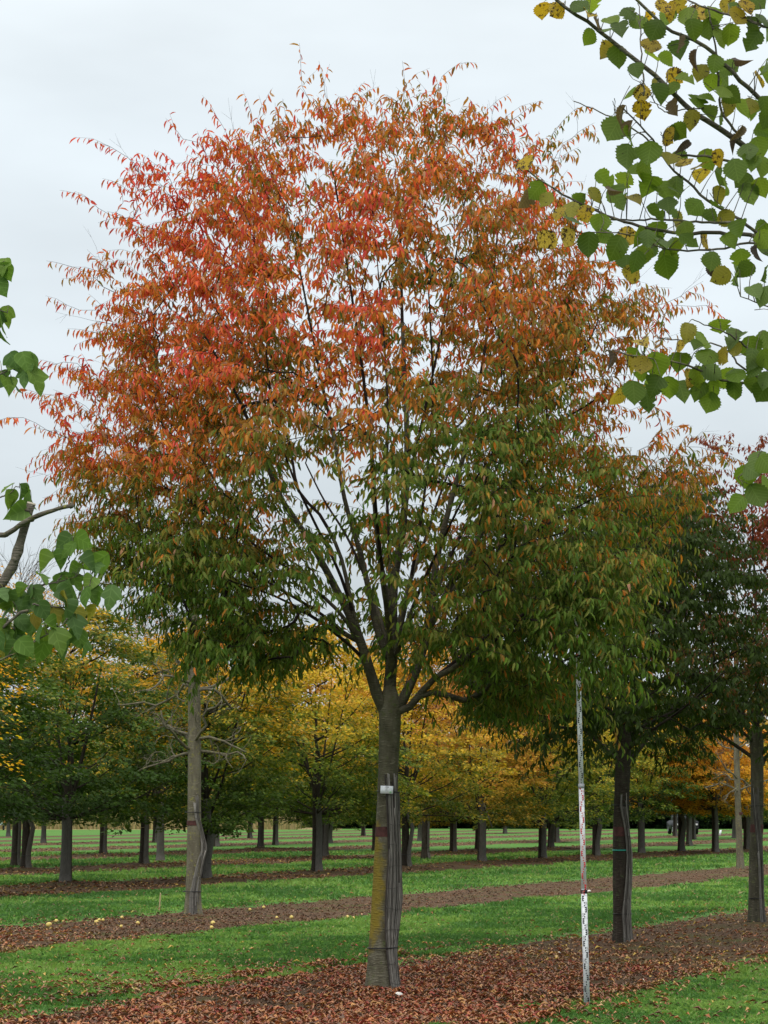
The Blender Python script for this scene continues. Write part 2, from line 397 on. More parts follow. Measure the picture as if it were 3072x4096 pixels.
RINGS = {}
def crossn(a, b):
    return np.stack([a[..., 1] * b[..., 2] - a[..., 2] * b[..., 1], a[..., 2] * b[..., 0] - a[..., 0] * b[..., 2], a[..., 0] * b[..., 1] - a[..., 1] * b[..., 0]], -1)
def cross1(a, b):
    return np.array([a[1] * b[2] - a[2] * b[1], a[2] * b[0] - a[0] * b[2], a[0] * b[1] - a[1] * b[0]])
class Tubes:
    """collects tapering tubes and lofts; build() makes one mesh"""
    def __init__(s): s.V = []; s.T = []; s.n = 0
    def add(s, pts, rad, sides=6, cap=True):
        pts = np.asarray(pts, float) if isinstance(pts, np.ndarray) else np.array([tuple(p) for p in pts], float)
        m = len(pts)
        if m < 2: return
        rad = np.asarray(rad, float)
        tan = np.empty_like(pts)
        tan[1:-1] = pts[2:] - pts[:-2]; tan[0] = pts[1] - pts[0]; tan[-1] = pts[-1] - pts[-2]
        tan /= np.sqrt((tan * tan).sum(1))[:, None] + 1e-12
        mean = np.abs(tan.mean(0))
        ref = np.zeros(3); ref[int(np.argmin(mean))] = 1.0
        if sides > 4 and m > 4:                  # strongly bent thick tubes: carry the frame along
            a = np.empty_like(pts); v = cross1(tan[0], ref)
            for i in range(m):
                v = v - tan[i] * (v @ tan[i]); v = v / (math.sqrt(v @ v) + 1e-12); a[i] = v
        else:
            a = crossn(tan, ref[None]); a /= np.sqrt((a * a).sum(1))[:, None] + 1e-12
        b = crossn(tan, a)
        ca, sa, q0 = RINGS.setdefault(sides, (np.cos(np.arange(sides) * 2 * math.pi / sides), np.sin(np.arange(sides) * 2 * math.pi / sides), np.arange(sides)))
        V = pts[:, None, :] + rad[:, None, None] * (ca[None, :, None] * a[:, None, :] + sa[None, :, None] * b[:, None, :])
        i = (np.arange(m - 1) * sides)[:, None]; j = q0[None, :]; j2 = (j + 1) % sides
        A = (i + j).ravel(); B = (i + j2).ravel()
        T = np.concatenate([np.stack([A, B, B + sides], 1), np.stack([A, B + sides, A + sides], 1)]) + s.n
        s.V.append(V.reshape(-1, 3)); s.T.append(T); s.n += m * sides
        if cap:
            s.V.append(pts[[-1]]); c = s.n; s.n += 1
            base = c - sides
            s.T.append(np.stack([base + q0, base + (q0 + 1) % sides, np.full(sides, c)], 1))
    def box(s, c, ax, ay, az):
        c, ax, ay, az = [np.asarray(tuple(v), float) for v in (c, ax, ay, az)]
        V = np.array([c + i * ax + j * ay + k * az for i in (-1, 1) for j in (-1, 1) for k in (-1, 1)])
        q = [(0, 1, 3, 2), (4, 6, 7, 5), (0, 4, 5, 1), (2, 3, 7, 6), (0, 2, 6, 4), (1, 5, 7, 3)]
        T = np.array([t for a in q for t in ((a[0], a[1], a[2]), (a[0], a[2], a[3]))]) + s.n
        s.V.append(V); s.T.append(T); s.n += 8
    def build(s, name, smooth=True):
        return tri_mesh(name, np.concatenate(s.V), np.concatenate(s.T), smooth=smooth)

def smooth_line(pts, n):
    """Catmull-Rom through pts, n samples"""
    P = np.asarray([tuple(p) for p in pts], float)
    seg = np.linalg.norm(np.diff(P, axis=0), axis=1); t = np.concatenate([[0], np.cumsum(seg)])
    Q = np.vstack([2 * P[0] - P[1], P, 2 * P[-1] - P[-2]])
    out = []
    for s in np.linspace(0, t[-1], n):
        i = min(max(int(np.searchsorted(t, s, 'right')) - 1, 0), len(P) - 2)
        u = (s - t[i]) / max(seg[i], 1e-9)
        a, b, c, d = Q[i], Q[i + 1], Q[i + 2], Q[i + 3]
        out.append(0.5 * ((2 * b) + (-a + c) * u + (2 * a - 5 * b + 4 * c - d) * u * u + (-a + 3 * b - 3 * c + d) * u ** 3))
    return np.array(out)

# ------------------------------------------------------------------ the ground and its planting strips
def ground_sheet():
    xs = [-1500, -400, -160, -80, -40, -20, -10, 0, 10, 20, 40, 80, 160, 400, 1500]
    ys = [-60, 0, 20, 40, 60, 80, 120, 180, 260, 500, 3000]
    V = np.array([(x, y, 0.0) for y in ys for x in xs])
    w = len(xs)
    T = []
    for j in range(len(ys) - 1):
        for i in range(w - 1):
            a = j * w + i
            T += [(a, a + 1, a + w + 1), (a, a + w + 1, a + w)]
    return tri_mesh('ground', V, np.array(T))
link('ground', ground_sheet(), M_TURF, kind='structure')

def nz(x, y, s, o=0.0):
    return noise.noise((x * s + o, y * s - o, o * 0.37))
MOUNDS = []
def soil_h(x, y, u, u0, hw):
    e = 1.0 - abs(u - u0) / hw
    edge = e * 3.2 + 0.55 * nz(x, y, 0.8, 3) + 0.35 * nz(x, y, 2.6, 9)
    z = -0.03 + 0.05 * min(max(edge, 0.0), 1.0)
    if edge > 0.4:
        k = min(1.0, (edge - 0.4) * 1.5)
        z += k * (0.018 * nz(x, y, 1.3, 5) + 0.014 * nz(x, y, 4.0, 1))
    for mx, my, mr, mh in MCELL.get((int(x // 4), int(y // 4)), ()):
        d2 = (x - mx) ** 2 + (y - my) ** 2
        if d2 < mr * mr * 4: z += mh * math.exp(-d2 / (mr * mr)) * (1 + 0.5 * nz(x, y, 3.0, 2))
    return z

# ------------------------------------------------------------------ list of the planted trees (base pixel in the photo)
MAIN = gp(1530, 3981)
TR1 = gp(2487, 3790)
TR2 = gp(3029, 3707)
BARE1 = gp(765, 3662)
BARE2 = gp(2960, 3478)
MOUNDS += [(MAIN.x + .1, MAIN.y - .1, 0.55, 0.05), (MAIN.x + 1.3, MAIN.y - .6, 0.5, 0.045), (MAIN.x - 1.2, MAIN.y - .2, .45, .04), (TR1.x, TR1.y, 0.8, 0.05), (TR2.x, TR2.y, 0.8, 0.05)]
BG = [  # px, py, kind, height, crown radius, label
    (265, 3546, 'dark', 6.5, 3.2, 'dark green tree with yellowing top, nearest in the row behind the bare tree'),
    (818, 3527, 'mixed', 6.8, 2.6, 'green and yellow tree standing just right of the bare grey trunk'),
    (1265, 3499, 'yellow_green', 6.7, 2.8, 'yellow and green tree left of the main trunk, buckled mat on its trunk'),
    (1623, 3478, 'golden', 7.1, 2.9, 'golden yellow tree whose trunk shows right beside the main trunk'),
    (1925, 3457, 'rust', 7.0, 2.8, 'rusty golden tree with a broken strip of matting sticking out'),
    (2168, 3446, 'lime', 7.0, 3.2, 'lime yellow tree left of the measuring staff'),
    (2383, 3431, 'lime', 6.8, 3.0, 'lime yellow tree right of the measuring staff'),
    (2565, 3421, 'green', 6.6, 3.0, 'green tree behind the trunk with the teal tie'),
    (2724, 3414, 'orange', 5.8, 2.7, 'orange tree, left one of the orange pair at right'),
    (2860, 3417, 'orange', 5.9, 2.7, 'orange tree, right one of the orange pair at right'),
    (2986, 3407, 'lime', 6.4, 2.8, 'yellowish tree behind the slim pale trunk at right'),
    (-300, 3592, 'dark', 6.4, 3.0, 'dark green tree cut by the left edge of the picture'),
    (573, 3464, 'dark', 7.2, 3.3, 'dark trunked green tree with a yellow string round its trunk'),
    (100, 3485, 'mixed', 7.0, 3.3, 'green and yellow tree behind the dark green tree at far left'),
    (1296, 3435, 'mixed', 7.4, 3.3, 'green yellow tree half hidden behind a nearer matted trunk'),
    (1811, 3415, 'rust', 7.2, 3.3, 'rusty golden tree second to the right of the main trunk'),
    (2202, 3395, 'lime', 7.2, 3.5, 'lime yellow tree behind, its trunk next to a nearer one left of the staff'),
    (2755, 3383, 'green', 6.2, 2.8, 'green tree behind the orange pair, pale matted trunk'),
    (2480, 3400, 'green', 7.0, 3.3, 'green tree hidden behind the teal tied tree'),
    (410, 3423, 'mixed', 7.8, 3.5, 'green yellow tree with a dark mound at its foot, left of centre'),
    (1041, 3398, 'mixed', 8.0, 3.5, 'green yellow tree with a dark trunk left of the matted trunk pair'),
    (760, 3410, 'yellow_green', 8.4, 3.6, 'tall yellow green tree behind the bare grey tree'),
    (1912, 3404, 'golden', 7.8, 3.5, 'golden tree whose dark trunk hides behind the broken matting'),
    (1500, 3404, 'golden', 8.0, 3.5, 'golden tree behind the main trunk'),
    (2226, 3370, 'lime', 7.8, 3.6, 'dark trunked lime tree far behind the staff'),
    (2773, 3358, 'green', 6.8, 3.3, 'far dark trunked green tree between the orange pair'),
    (2937, 3352, 'green', 7.0, 3.3, 'far dark trunked green tree left of the slim pale trunk'),
]
FAR = [(175, 3373), (619, 3370), (864, 3386), (998, 3353), (34, 3346), (1100, 3380), (1317, 3373), (1452, 3344), (1680, 3364), (2019, 3335), (2700, 3345)]
FARL = ['pale trunk of a small far tree behind the dark leftmost tree', 'pale trunk of a small far tree left of the bare grey trunk', 'slim pale trunk of a far tree right of the bare grey trunk',
        'tiny pale trunk of a far tree left of the dark centre left trunk', 'pale trunk of a far tree at the left edge', 'pale trunk of a far tree right of the dark centre left trunk',
        'pale trunk of a far tree peeping out beside the buckled matting', 'tiny pale trunk of a far tree just left of the main trunk', 'small pale trunk of a far tree between golden trees', 'tiny pale trunk of a far tree left of the staff', 'thin pale trunk of a far tree before the dark vehicle']
for t in BG:
    p = gp(t[0], t[1]); MOUNDS.append((p.x, p.y, 1.0, 0.09))

MCELL = {}
for mo in MOUNDS:
    ci, cj = int(mo[0] // 4), int(mo[1] // 4)
    for i in (-1, 0, 1):
        for j in (-1, 0, 1): MCELL.setdefault((ci + i, cj + j), []).append(mo)

for ri, (u0, hw) in enumerate(ROWS):
    y0, y1, st = [(2, 24, .3), (10, 60, .14), (22, 90, .22), (34, 125, .4), (48, 160, .7), (60, 190, 1.0), (72, 200, 1.2), (85, 205, 1.5), (95, 207, 2), (110, 207, 2)][ri]
    nu = max(10, int(2 * (hw + .8) / min(st, .6)))
    ny = int((y1 - y0) / st)
    V = []; 
    for j in range(ny + 1):
        y = y0 + (y1 - y0) * j / ny
        for i in range(nu + 1):
            u = u0 - (hw + .8) + 2 * (hw + .8) * i / nu
            x = u + SL * y
            V.append((x, y, soil_h(x, y, u, u0, hw)))
    w = nu + 1
    idx = np.arange(ny)[:, None] * w + np.arange(nu)[None, :]
    idx = idx.ravel()
    T = np.concatenate([np.stack([idx, idx + 1, idx + w + 1], 1), np.stack([idx, idx + w + 1, idx + w], 1)])
    link('soil_strip', tri_mesh('soil_strip', np.array(V), T, smooth=True), M_SOIL, kind='structure')

def surf(x, y):
    u = x - SL * y
    for u0, hw in ROWS[:6]:
        if abs(u - u0) < hw + .7:
            return max(0.0, soil_h(x, y, u, u0, hw))
    return 0.0
def in_soil(x, y):
    u = x - SL * y
    for u0, hw in ROWS:
        if abs(u - u0) < hw + .7:
            return soil_h(x, y, u, u0, hw) > 0.002
    return False

# ------------------------------------------------------------------ trunk, mat and tie builders
def loft(axis, rad, sides, flute=0.0, seed=0):
    """round trunk along axis points with radius per point; flute makes it uneven towards the foot"""
    r = random.Random(seed); ph = [r.random() * 6.28 for _ in range(4)]
    V = []; m = len(axis)
    for i, (p, q) in enumerate(zip(axis, rad)):
        fl = flute * max(0.0, 1 - i / (m * 0.35)) + 0.02
        for k in range(sides):
            a = 2 * math.pi * k / sides
            w = 1 + fl * (0.6 * math.sin(3 * a + ph[0]) + 0.4 * math.sin(5 * a + ph[1])) + 0.015 * math.sin(2 * a + i * .7 + ph[2])
            V.append((p[0] + q * w * math.cos(a), p[1] + q * w * math.sin(a), p[2]))
    T = []
    for i in range(m - 1):
        for k in range(sides):
            a = i * sides + k; b = i * sides + (k + 1) % sides
            T += [(a, b, b + sides), (a, b + sides, a + sides)]
    return np.array(V), np.array(T)

def ring(parent, name, m, c, rx, ry, r, tilt=0.0, seg=20):
    t = Tubes()
    pts = [(c[0] + rx * math.cos(a), c[1] + ry * math.sin(a), c[2] + tilt * math.cos(a)) for a in np.linspace(0, 2 * math.pi, seg + 1)]
    t.add(pts, [r] * len(pts), 5, cap=False)
    return link(name, t.build(name), m, parent)

def reeds(parent, spans, rad_at, axis_x, n, rng, zmax, depth0=-1.0):
    """a buckled mat of single reeds; spans: (z, x0, x1) across, in the tree's own coordinates"""
    mat_o = bpy.data.objects.new('reed_mat', None); col.objects.link(mat_o); mat_o.parent = parent
    zs = np.array([s[0] for s in spans]); x0 = np.array([s[1] for s in spans]); x1 = np.array([s[2] for s in spans])
    for i in range(n):
        s = (i + 0.5) / n
        runs = []
        z = 0.0
        q = rng.random()
        if q < 0.5: runs = [(0.0, zmax - rng.random() * 0.25)]
        elif q < 0.75: runs = [(rng.random() * .3, 0.75 + rng.random() * .5), (0.9 + rng.random() * .5, zmax - rng.random() * .1)]
        else: runs = [(0.0, zmax * (.45 + .4 * rng.random())), ]
        for a, b in runs:
            if b - a < 0.2: continue
            zz = np.linspace(a, b, max(4, int((b - a) / .12)))
            bow = (rng.random() - .5) * .012
            pts = []
            for z in zz:
                xx = np.interp(z, zs, x0) * (1 - s) + np.interp(z, zs, x1) * s + bow * math.sin((z - a) / (b - a) * math.pi)
                dx = xx - axis_x(z); R = rad_at(z) + .012
                yy = -math.sqrt(max(R * R - dx * dx, 0.0)) if abs(dx) < R else 0.0
                yy = yy - 0.012 * rng.random() - .004
                pts.append((xx, yy, z))
            t = Tubes(); w = (np.interp(.9, zs, x1) - np.interp(.9, zs, x0)) / n * (0.5 + 0.12 * rng.random())
            t.add(pts, [w * (1 + .12 * (rng.random() - .5)) for _ in pts], 5)
            q = rng.random()
            link('reed', t.build('reed', smooth=False), M_REED if q < .5 else (M_REED_PALE if q < .86 else M_REED_DARK), mat_o)
    zz = np.linspace(0, zmax - .2, 22); V = []; T = []; nc = 7           # the matted layer under the outer reeds
    for z in zz:
        for i in range(nc):
            xx = np.interp(z, zs, x0) + (np.interp(z, zs, x1) - np.interp(z, zs, x0)) * (i / (nc - 1) * .96 + .02)
            dx = xx - axis_x(z); Rr = rad_at(z) + .008
            V.append((xx, (-math.sqrt(max(Rr * Rr - dx * dx, 0.0)) if abs(dx) < Rr else 0.0) - .002, z)); V.append((xx, V[-1][1] + .012, z))
    for j in range(len(zz) - 1):
        for i in range(nc - 1):
            a = (j * nc + i) * 2; b = a + 2; w = nc * 2
            T += [(a, b, b + w), (a, b + w, a + w), (a + 1, b + 1 + w, b + 1), (a + 1, a + 1 + w, b + 1 + w)]
        for i in (0, nc - 1):
            a = (j * nc + i) * 2; w = nc * 2; T += [(a, a + 1, a + 1 + w), (a, a + 1 + w, a + w)]
    link('matted_layer', tri_mesh('matted_layer', np.array(V), np.array(T)), M_MAT, mat_o)
    for z in (0.12, 0.31, 0.62, 0.82, 1.02, 1.22, 1.42, 1.62):       # the wires that hold the mat
        if z > zmax - .1: continue
        xa, xb = np.interp(z, zs, x0), np.interp(z, zs, x1)
        pts = []
        for s in np.linspace(0, 1, 8):
            xx = xa + (xb - xa) * s; dx = xx - axis_x(z); R = rad_at(z) + .022
            yy = -math.sqrt(max(R * R - dx * dx, 0.0)) if abs(dx) < R else 0.0
            pts.append((xx, yy - .012, z + .01 * math.sin(s * 5 + z * 9)))
        t = Tubes(); t.add(pts, [.0018] * 8, 4)
        link('wire', t.build('wire'), M_THINWIRE, mat_o)
    return mat_o

# ------------------------------------------------------------------ growing a crown: limbs, branches, shoots and leaves
def grow(root_limbs, targets, fork, rng, step=0.17, tip_r=0.0024, power=2.1, up=0.06, min_r=None):
    """root_limbs: list of (polyline, parent index or None); every target point is joined to the skeleton"""
    cap = 60000
    P = np.zeros((cap, 3)); D = np.zeros((cap, 3)); par = np.full(cap, -1, int); n = 0
    fixed_r = np.zeros(cap)
    for line, r0, r1 in root_limbs:
        seg = np.linalg.norm(np.diff(np.asarray(line), axis=0), axis=1).sum()
        pts = smooth_line(line, max(4, int(seg / step)))
        if n:
            k = int(np.argmin(np.linalg.norm(P[:n] - pts[0], axis=1)))
        else: k = -1
        for i, p in enumerate(pts):
            if i == 0 and k >= 0: continue
            P[n] = p
            D[n] = unit(pts[min(i + 1, len(pts) - 1)] - pts[max(i - 1, 0)])
            par[n] = k; k = n
            fixed_r[n] = r0 + (r1 - r0) * (i / (len(pts) - 1)) ** 0.5
            n += 1
    paths = []
    order = np.argsort(np.linalg.norm(targets - fork, axis=1))
    for ti in order:
        t = targets[ti]
        v = t - P[:n]; d = np.linalg.norm(v, axis=1)
        ca = np.einsum('ij,ij->i', v, D[:n]) / np.maximum(d, 1e-6)
        cost = d * (1 + 0.9 * (1 - ca)) + 0.5 * np.maximum(0, P[:n, 2] - t[2] + 0.1)
        k = int(np.argmin(cost))
        d0 = d[k]
        m = max(2, int(d0 / step) + 1)
        c = P[k] + D[k] * d0 * 0.45 + np.array([0, 0, up * d0]) + rng.normal(0, 0.05 * d0, 3)
        path = [k]
        for i in range(1, m + 1):
            s = i / m
            p = (1 - s) ** 2 * P[k] * 1.0 + 2 * s * (1 - s) * c + s * s * t
            if i < m: p = p + rng.normal(0, 0.008, 3)
            P[n] = p; par[n] = path[-1]
            dd = p - P[path[-1]]; D[n] = unit(dd)
            path.append(n); n += 1
        paths.append(path)
    # branch thickness by the pipe rule
    acc = np.zeros(n); kids = [[] for _ in range(n)]
    for i in range(n - 1, -1, -1):
        if acc[i] == 0: acc[i] = tip_r ** power
        if par[i] >= 0:
            acc[par[i]] += acc[i]; kids[par[i]].append(i)
    R = np.maximum(acc ** (1 / power), fixed_r[:n])
    # thickness never grows outwards
    for i in range(n):
        if par[i] >= 0: R[i] = min(R[i], R[par[i]])
    return P[:n], D[:n], par[:n], R, kids, paths, order

def skeleton_tubes(P, par, R, kids, lo, hi, tub):
    """tubes of all chains whose thickness lies in lo..hi"""
    n = len(P)
    stack = [i for i in range(n) if par[i] < 0]
    starts = [(i, -1) for i in stack]
    while starts:
        i, p = starts.pop()
        chain = [p, i] if p >= 0 else [i]
        while kids[i]:
            ks = sorted(kids[i], key=lambda q: -R[q])
            for q in ks[1:]: starts.append((q, i))
            i = ks[0]; chain.append(i)
        rr = [R[c] for c in chain]
        if p >= 0: rr[0] = min(rr[0], rr[1] * 1.25)
        # cut by thickness
        a = 0
        while a < len(chain) - 1:
            if not (lo <= rr[a + 1] < hi): a += 1; continue
            b = a + 1
            while b < len(chain) and lo <= rr[b] < hi: b += 1
            r0 = rr[a + 1]
            sides = 10 if r0 > .045 else 7 if r0 > .02 else 5 if r0 > .008 else 3
            tub.add(P[chain[a:b]], rr[a:b], sides)
            a = b

def shoots(P, D, paths, rng, center, leafy, ntw, tl, spacing, droop, skip):
    """leafy shoots at the ends of the branch paths: returns leaf points, directions, twig tubes"""
    LP = []; LD = []; LN = []; LO = []; tw = []
    for pi, path in enumerate(paths):
        pts = P[path]
        tip = pts[-1]
        out = tip - center; out[2] *= 0.55; out = unit(out)
        d = unit(pts[-1] - pts[max(0, len(pts) - 3)])
        axes = []
        ln = leafy * (0.75 + 0.5 * rng.random())
        # the last stretch of the path itself plus an extension
        e = unit(0.6 * d + 0.45 * out + np.array([0, 0, 0.12]) + rng.normal(0, 0.25, 3))
        ext = [tip + e * ln * 0.5 * s + np.array([0, 0, -droop * (ln * .5 * s) ** 2]) for s in np.linspace(0, 1, 5)]
        tail = [p for p in pts[max(1, len(pts) - 4):-1]]
        main = np.array(tail + ext)
        axes.append((main, True))
        tw.append((np.array(ext), 0.0022, 0.001))
        for q in range(ntw[pi]):
            s = rng.random()
            j = int(s * (len(main) - 1)); b = main[j]
            side = unit(np.array([e[1], -e[0], 0.0])) * (1 if q % 2 else -1)
            v = unit(0.75 * e + side * (0.5 + .6 * rng.random()) + np.array([0, 0, 0.22 * rng.normal()]) + 0.2 * out)
            l = tl * (0.6 + 0.8 * rng.random())
            ax = np.array([b + v * l * s2 + np.array([0, 0, -droop * (l * s2) ** 2 * 1.6]) for s2 in np.linspace(0, 1, 3)])
            axes.append((ax, False)); tw.append((ax, 0.0018, 0.0008))
        if skip(tip, rng): continue
        for ax, ismain in axes:
            seg = np.linalg.norm(np.diff(ax, axis=0), axis=1); L = seg.sum()
            nl = max(2, int(L / spacing))
            tt = np.concatenate([[0], np.cumsum(seg)])
            ss = (np.arange(nl) + rng.random(nl) * 0.7) / nl * L
            pos = np.stack([np.interp(ss, tt, ax[:, k]) for k in range(3)], 1)
            a = unit(ax[-1] - ax[0])
            sd = unit(np.array([a[1], -a[0], 0.0]) + 1e-6)
            sg = np.where(np.arange(nl) % 2 == 0, 1.0, -1.0)[:, None]
            dr = unit(0.4 * a + sg * sd * 0.42 + np.array([0, 0, -0.9]) + rng.normal(0, 0.3, (nl, 3)))
            nr = unit(np.array([0, 0, 0.55]) + 0.8 * out + 0.25 * sg * sd + rng.normal(0, 0.35, (nl, 3)))
            LP.append(pos); LD.append(dr); LN.append(nr); LO.append(np.full(nl, pi))
    return np.concatenate(LP), np.concatenate(LD), np.concatenate(LN), np.concatenate(LO), tw

def pal(cols, w, rng, n):
    w = np.asarray(w, float)
    cw = np.cumsum(w / w.sum(-1, keepdims=True), -1)
    k = (rng.random((n, 1)) > cw).sum(1).clip(0, len(cols) - 1)
    return np.asarray(cols)[k]

def leaf_parts(parent, LP, LD, LN, L, W, C, keep, tplmesh):
    X, Y, Z = leaf_frames(LD[keep], LN[keep])
    for q, i in enumerate(keep):
        o = bpy.data.objects.new('leaf', tplmesh); col.objects.link(o)
        m = Matrix(((X[q][0] * W[i], Y[q][0] * L[i], Z[q][0] * L[i], LP[i][0]), (X[q][1] * W[i], Y[q][1] * L[i], Z[q][1] * L[i], LP[i][1]),
                    (X[q][2] * W[i], Y[q][2] * L[i], Z[q][2] * L[i], LP[i][2]), (0, 0, 0, 1)))
        o.parent = parent
        o.matrix_local = m
        o.color = (C[i][0], C[i][1], C[i][2], 1)

LANCE = tri_mesh('lance_leaf', LEAF8[0], LEAF8[1]); LANCE.materials.append(M_LEAF_ONE)

# ------------------------------------------------------------------ the main tree
def build_main():
    rng = np.random.default_rng(11)
    t = empty('autumn_tree', MAIN, 'large tree turning from green below to orange and red above', 'tree')
    Y0 = MAIN.y
    off = np.array(MAIN)
    def P(x, y, dy=0.0):
        v = pv(x, y, Y0 + dy); return np.array(v) - off
    # trunk
    def ax(z): return (px(1521 + 36 * min(z, 2.6) / 2.4, 3981, Y0).x - off[0])
    zs = [-0.12, 0, .05, .12, .22, .35, .5, .7, .95, 1.2, 1.5, 1.8, 2.1, 2.35, 2.55, 2.7, 2.85, 3.0]
    rs = [.215, .185, .172, .158, .146, .136, .128, .119, .113, .108, .103, .1, .099, .101, .106, .108, .085, .04]
    V, T = loft([(ax(z), 0, z) for z in zs], rs, 26, 0.11, 3)
    link('trunk', tri_mesh('trunk', V, T, smooth=True), M_BARK_MAIN, t)
    rad_at = lambda z: float(np.interp(z, zs, rs))
    # painted band, reed mat, ties
    V, T = loft([(ax(z), 0, z) for z in (1.5, 1.53, 1.57, 1.595)], [rad_at(1.5) + .003, rad_at(1.5) + .004, rad_at(1.6) + .004, rad_at(1.6) + .003], 22, 0, 3)
    link('paint_band', tri_mesh('paint_band', V, T, smooth=True), M_PAINT, t)
    c5 = lambda x: px(1024 + x / 1.62, 3981, Y0).x - off[0]
    spans = [(0, c5(880), c5(941)), (.2, c5(862), c5(928)), (.45, c5(842), c5(915)), (.65, c5(836), c5(934)), (.9, c5(838), c5(955)), (1.1, c5(846), c5(950)),
             (1.3, c5(858), c5(945)), (1.6, c5(852), c5(937)), (1.9, c5(842), c5(933)), (2.15, c5(830), c5(932))]
    reeds(t, spans, rad_at, ax, 15, random.Random(4), 2.12)
    ring(t, 'tie', M_WIRE, (ax(.45) + .006, 0, .45), rad_at(.45) + .012, rad_at(.45) + .035, .006, 0.004)
    ring(t, 'tie', M_WIRE, (ax(1.93) + .008, 0, 1.93), rad_at(1.93) + .012, rad_at(1.93) + .036, .005, -0.006)
    # limbs (photo coordinates, depth towards the camera is negative)
    fork = P(838, 1500)
    def line(pts, d0, d1):
        k = len(pts) - 1
        return [P(x, y, d0 + (d1 - d0) * (i / k) ** 1.2) for i, (x, y) in enumerate(pts)]
    limbs = [
        (line([(838, 1545), (843, 1470), (848, 1400), (848, 1330), (852, 1250), (868, 1150), (878, 1040), (878, 900), (870, 720), (866, 540), (862, 400)], 0, .1), .085, .012),
        (line([(828, 1540), (808, 1480), (792, 1425), (765, 1350), (722, 1265), (690, 1205), (650, 1140), (603, 1069), (560, 960), (500, 830), (440, 720)], 0, -.7), .07, .012),
        (line([(780, 1395), (760, 1310), (735, 1200), (690, 1110), (645, 1060), (620, 940), (560, 780), (500, 620)], -.05, .8), .038, .01),
        (line([(846, 1440), (815, 1360), (800, 1290), (780, 1200), (745, 1080), (722, 950), (690, 800), (655, 620), (625, 470)], 0, .5), .045, .01),
        (line([(848, 1360), (830, 1270), (812, 1120), (800, 940), (775, 740), (745, 540), (722, 380)], 0, -.9), .042, .01),
        (line([(852, 1550), (885, 1480), (905, 1430), (922, 1370), (930, 1300), (945, 1200), (975, 1080), (1010, 950), (1040, 800), (1060, 650), (1075, 500)], 0, .4), .062, .011),
        (line([(918, 1380), (960, 1290), (1012, 1200), (1080, 1085), (1150, 960), (1230, 820), (1290, 700)], .03, -.5), .045, .01),
        (line([(858, 1560), (895, 1515), (935, 1468), (985, 1440), (1035, 1398), (1095, 1352), (1180, 1295), (1280, 1230), (1360, 1180)], 0, -.6), .048, .01),
        (line([(990, 1437), (1060, 1400), (1130, 1390), (1210, 1405), (1270, 1440)], -.1, .5), .026, .007),
        (line([(800, 1440), (775, 1412), (740, 1380), (680, 1335), (600, 1290), (500, 1255), (400, 1220)], 0, -1.0), .032, .008),
        (line([(790, 1420), (740, 1330), (650, 1250), (540, 1170), (420, 1090), (320, 1030)], 0, .3), .036, .009),
        (line([(875, 1080), (910, 920), (945, 760), (980, 580), (1005, 430)], .05, -.3), .03, .008),
        (line([(846, 1460), (842, 1380), (832, 1290), (820, 1180), (808, 1060), (800, 960)], -.05, -2.0), .045, .01),
        (line([(850, 1440), (870, 1370), (905, 1280), (950, 1180), (1000, 1080), (1050, 1000)], -.05, -1.9), .04, .01),
        (line([(846, 1430), (862, 1350), (885, 1260), (920, 1160), (950, 1070), (985, 980)], .05, 2.1), .042, .01),
        (line([(842, 1430), (825, 1350), (790, 1250), (750, 1160), (700, 1080), (660, 1000)], .05, 2.0), .04, .01),
        (line([(842, 1440), (838, 1330), (842, 1200), (835, 1050), (838, 900), (830, 740), (815, 560)], .03, .9), .036, .009),
        (line([(856, 1400), (880, 1290), (905, 1150), (925, 1000), (935, 860), (930, 700), (920, 540)], .02, -.8), .034, .009),
        (line([(800, 1430), (765, 1330), (730, 1230), (680, 1130), (625, 1010), (590, 880), (575, 760)], -.03, -1.4), .034, .009),
        (line([(925, 1340), (965, 1220), (1030, 1090), (1100, 960), (1150, 830), (1180, 690)], .05, 1.3), .034, .009),
        (line([(780, 1400), (700, 1330), (600, 1270), (480, 1200), (350, 1150), (230, 1120)], .0, -.5), .03, .008),
        (line([(960, 1450), (1060, 1370), (1180, 1330), (1300, 1300), (1400, 1270)], .0, .4), .028, .008),
        (line([(935, 1320), (1010, 1240), (1120, 1170), (1240, 1100), (1350, 1040)], .0, .8), .034, .009),
        (line([(868, 1360), (920, 1300), (960, 1270), (1030, 1220), (1120, 1180), (1220, 1150)], .0, -1.3), .03, .008),
    ]
    # crown outline of the photo: y, left x, right x
    env = [(165, 660, 700), (190, 660, 800), (220, 610, 1000), (260, 560, 1060), (310, 420, 1210), (360, 330, 1250), (430, 230, 1265), (500, 240, 1280), (560, 210, 1340), (600, 190, 1385), (660, 190, 1460),
           (720, 190, 1470), (780, 150, 1455), (840, 120, 1440), (900, 80, 1430), (960, 110, 1470), (1000, 130, 1530), (1060, 125, 1540), (1120, 125, 1500), (1180, 180, 1440), (1240, 230, 1420),
           (1300, 300, 1400), (1350, 340, 1330), (1400, 430, 1270), (1440, 520, 1250), (1500, 620, 1230), (1540, 700, 1200)]
    ey = [e[0] for e in env]; el = [e[1] for e in env]; er = [e[2] for e in env]
    N = 1800
    tg = []
    ppm = 229.0
    cnt = 0
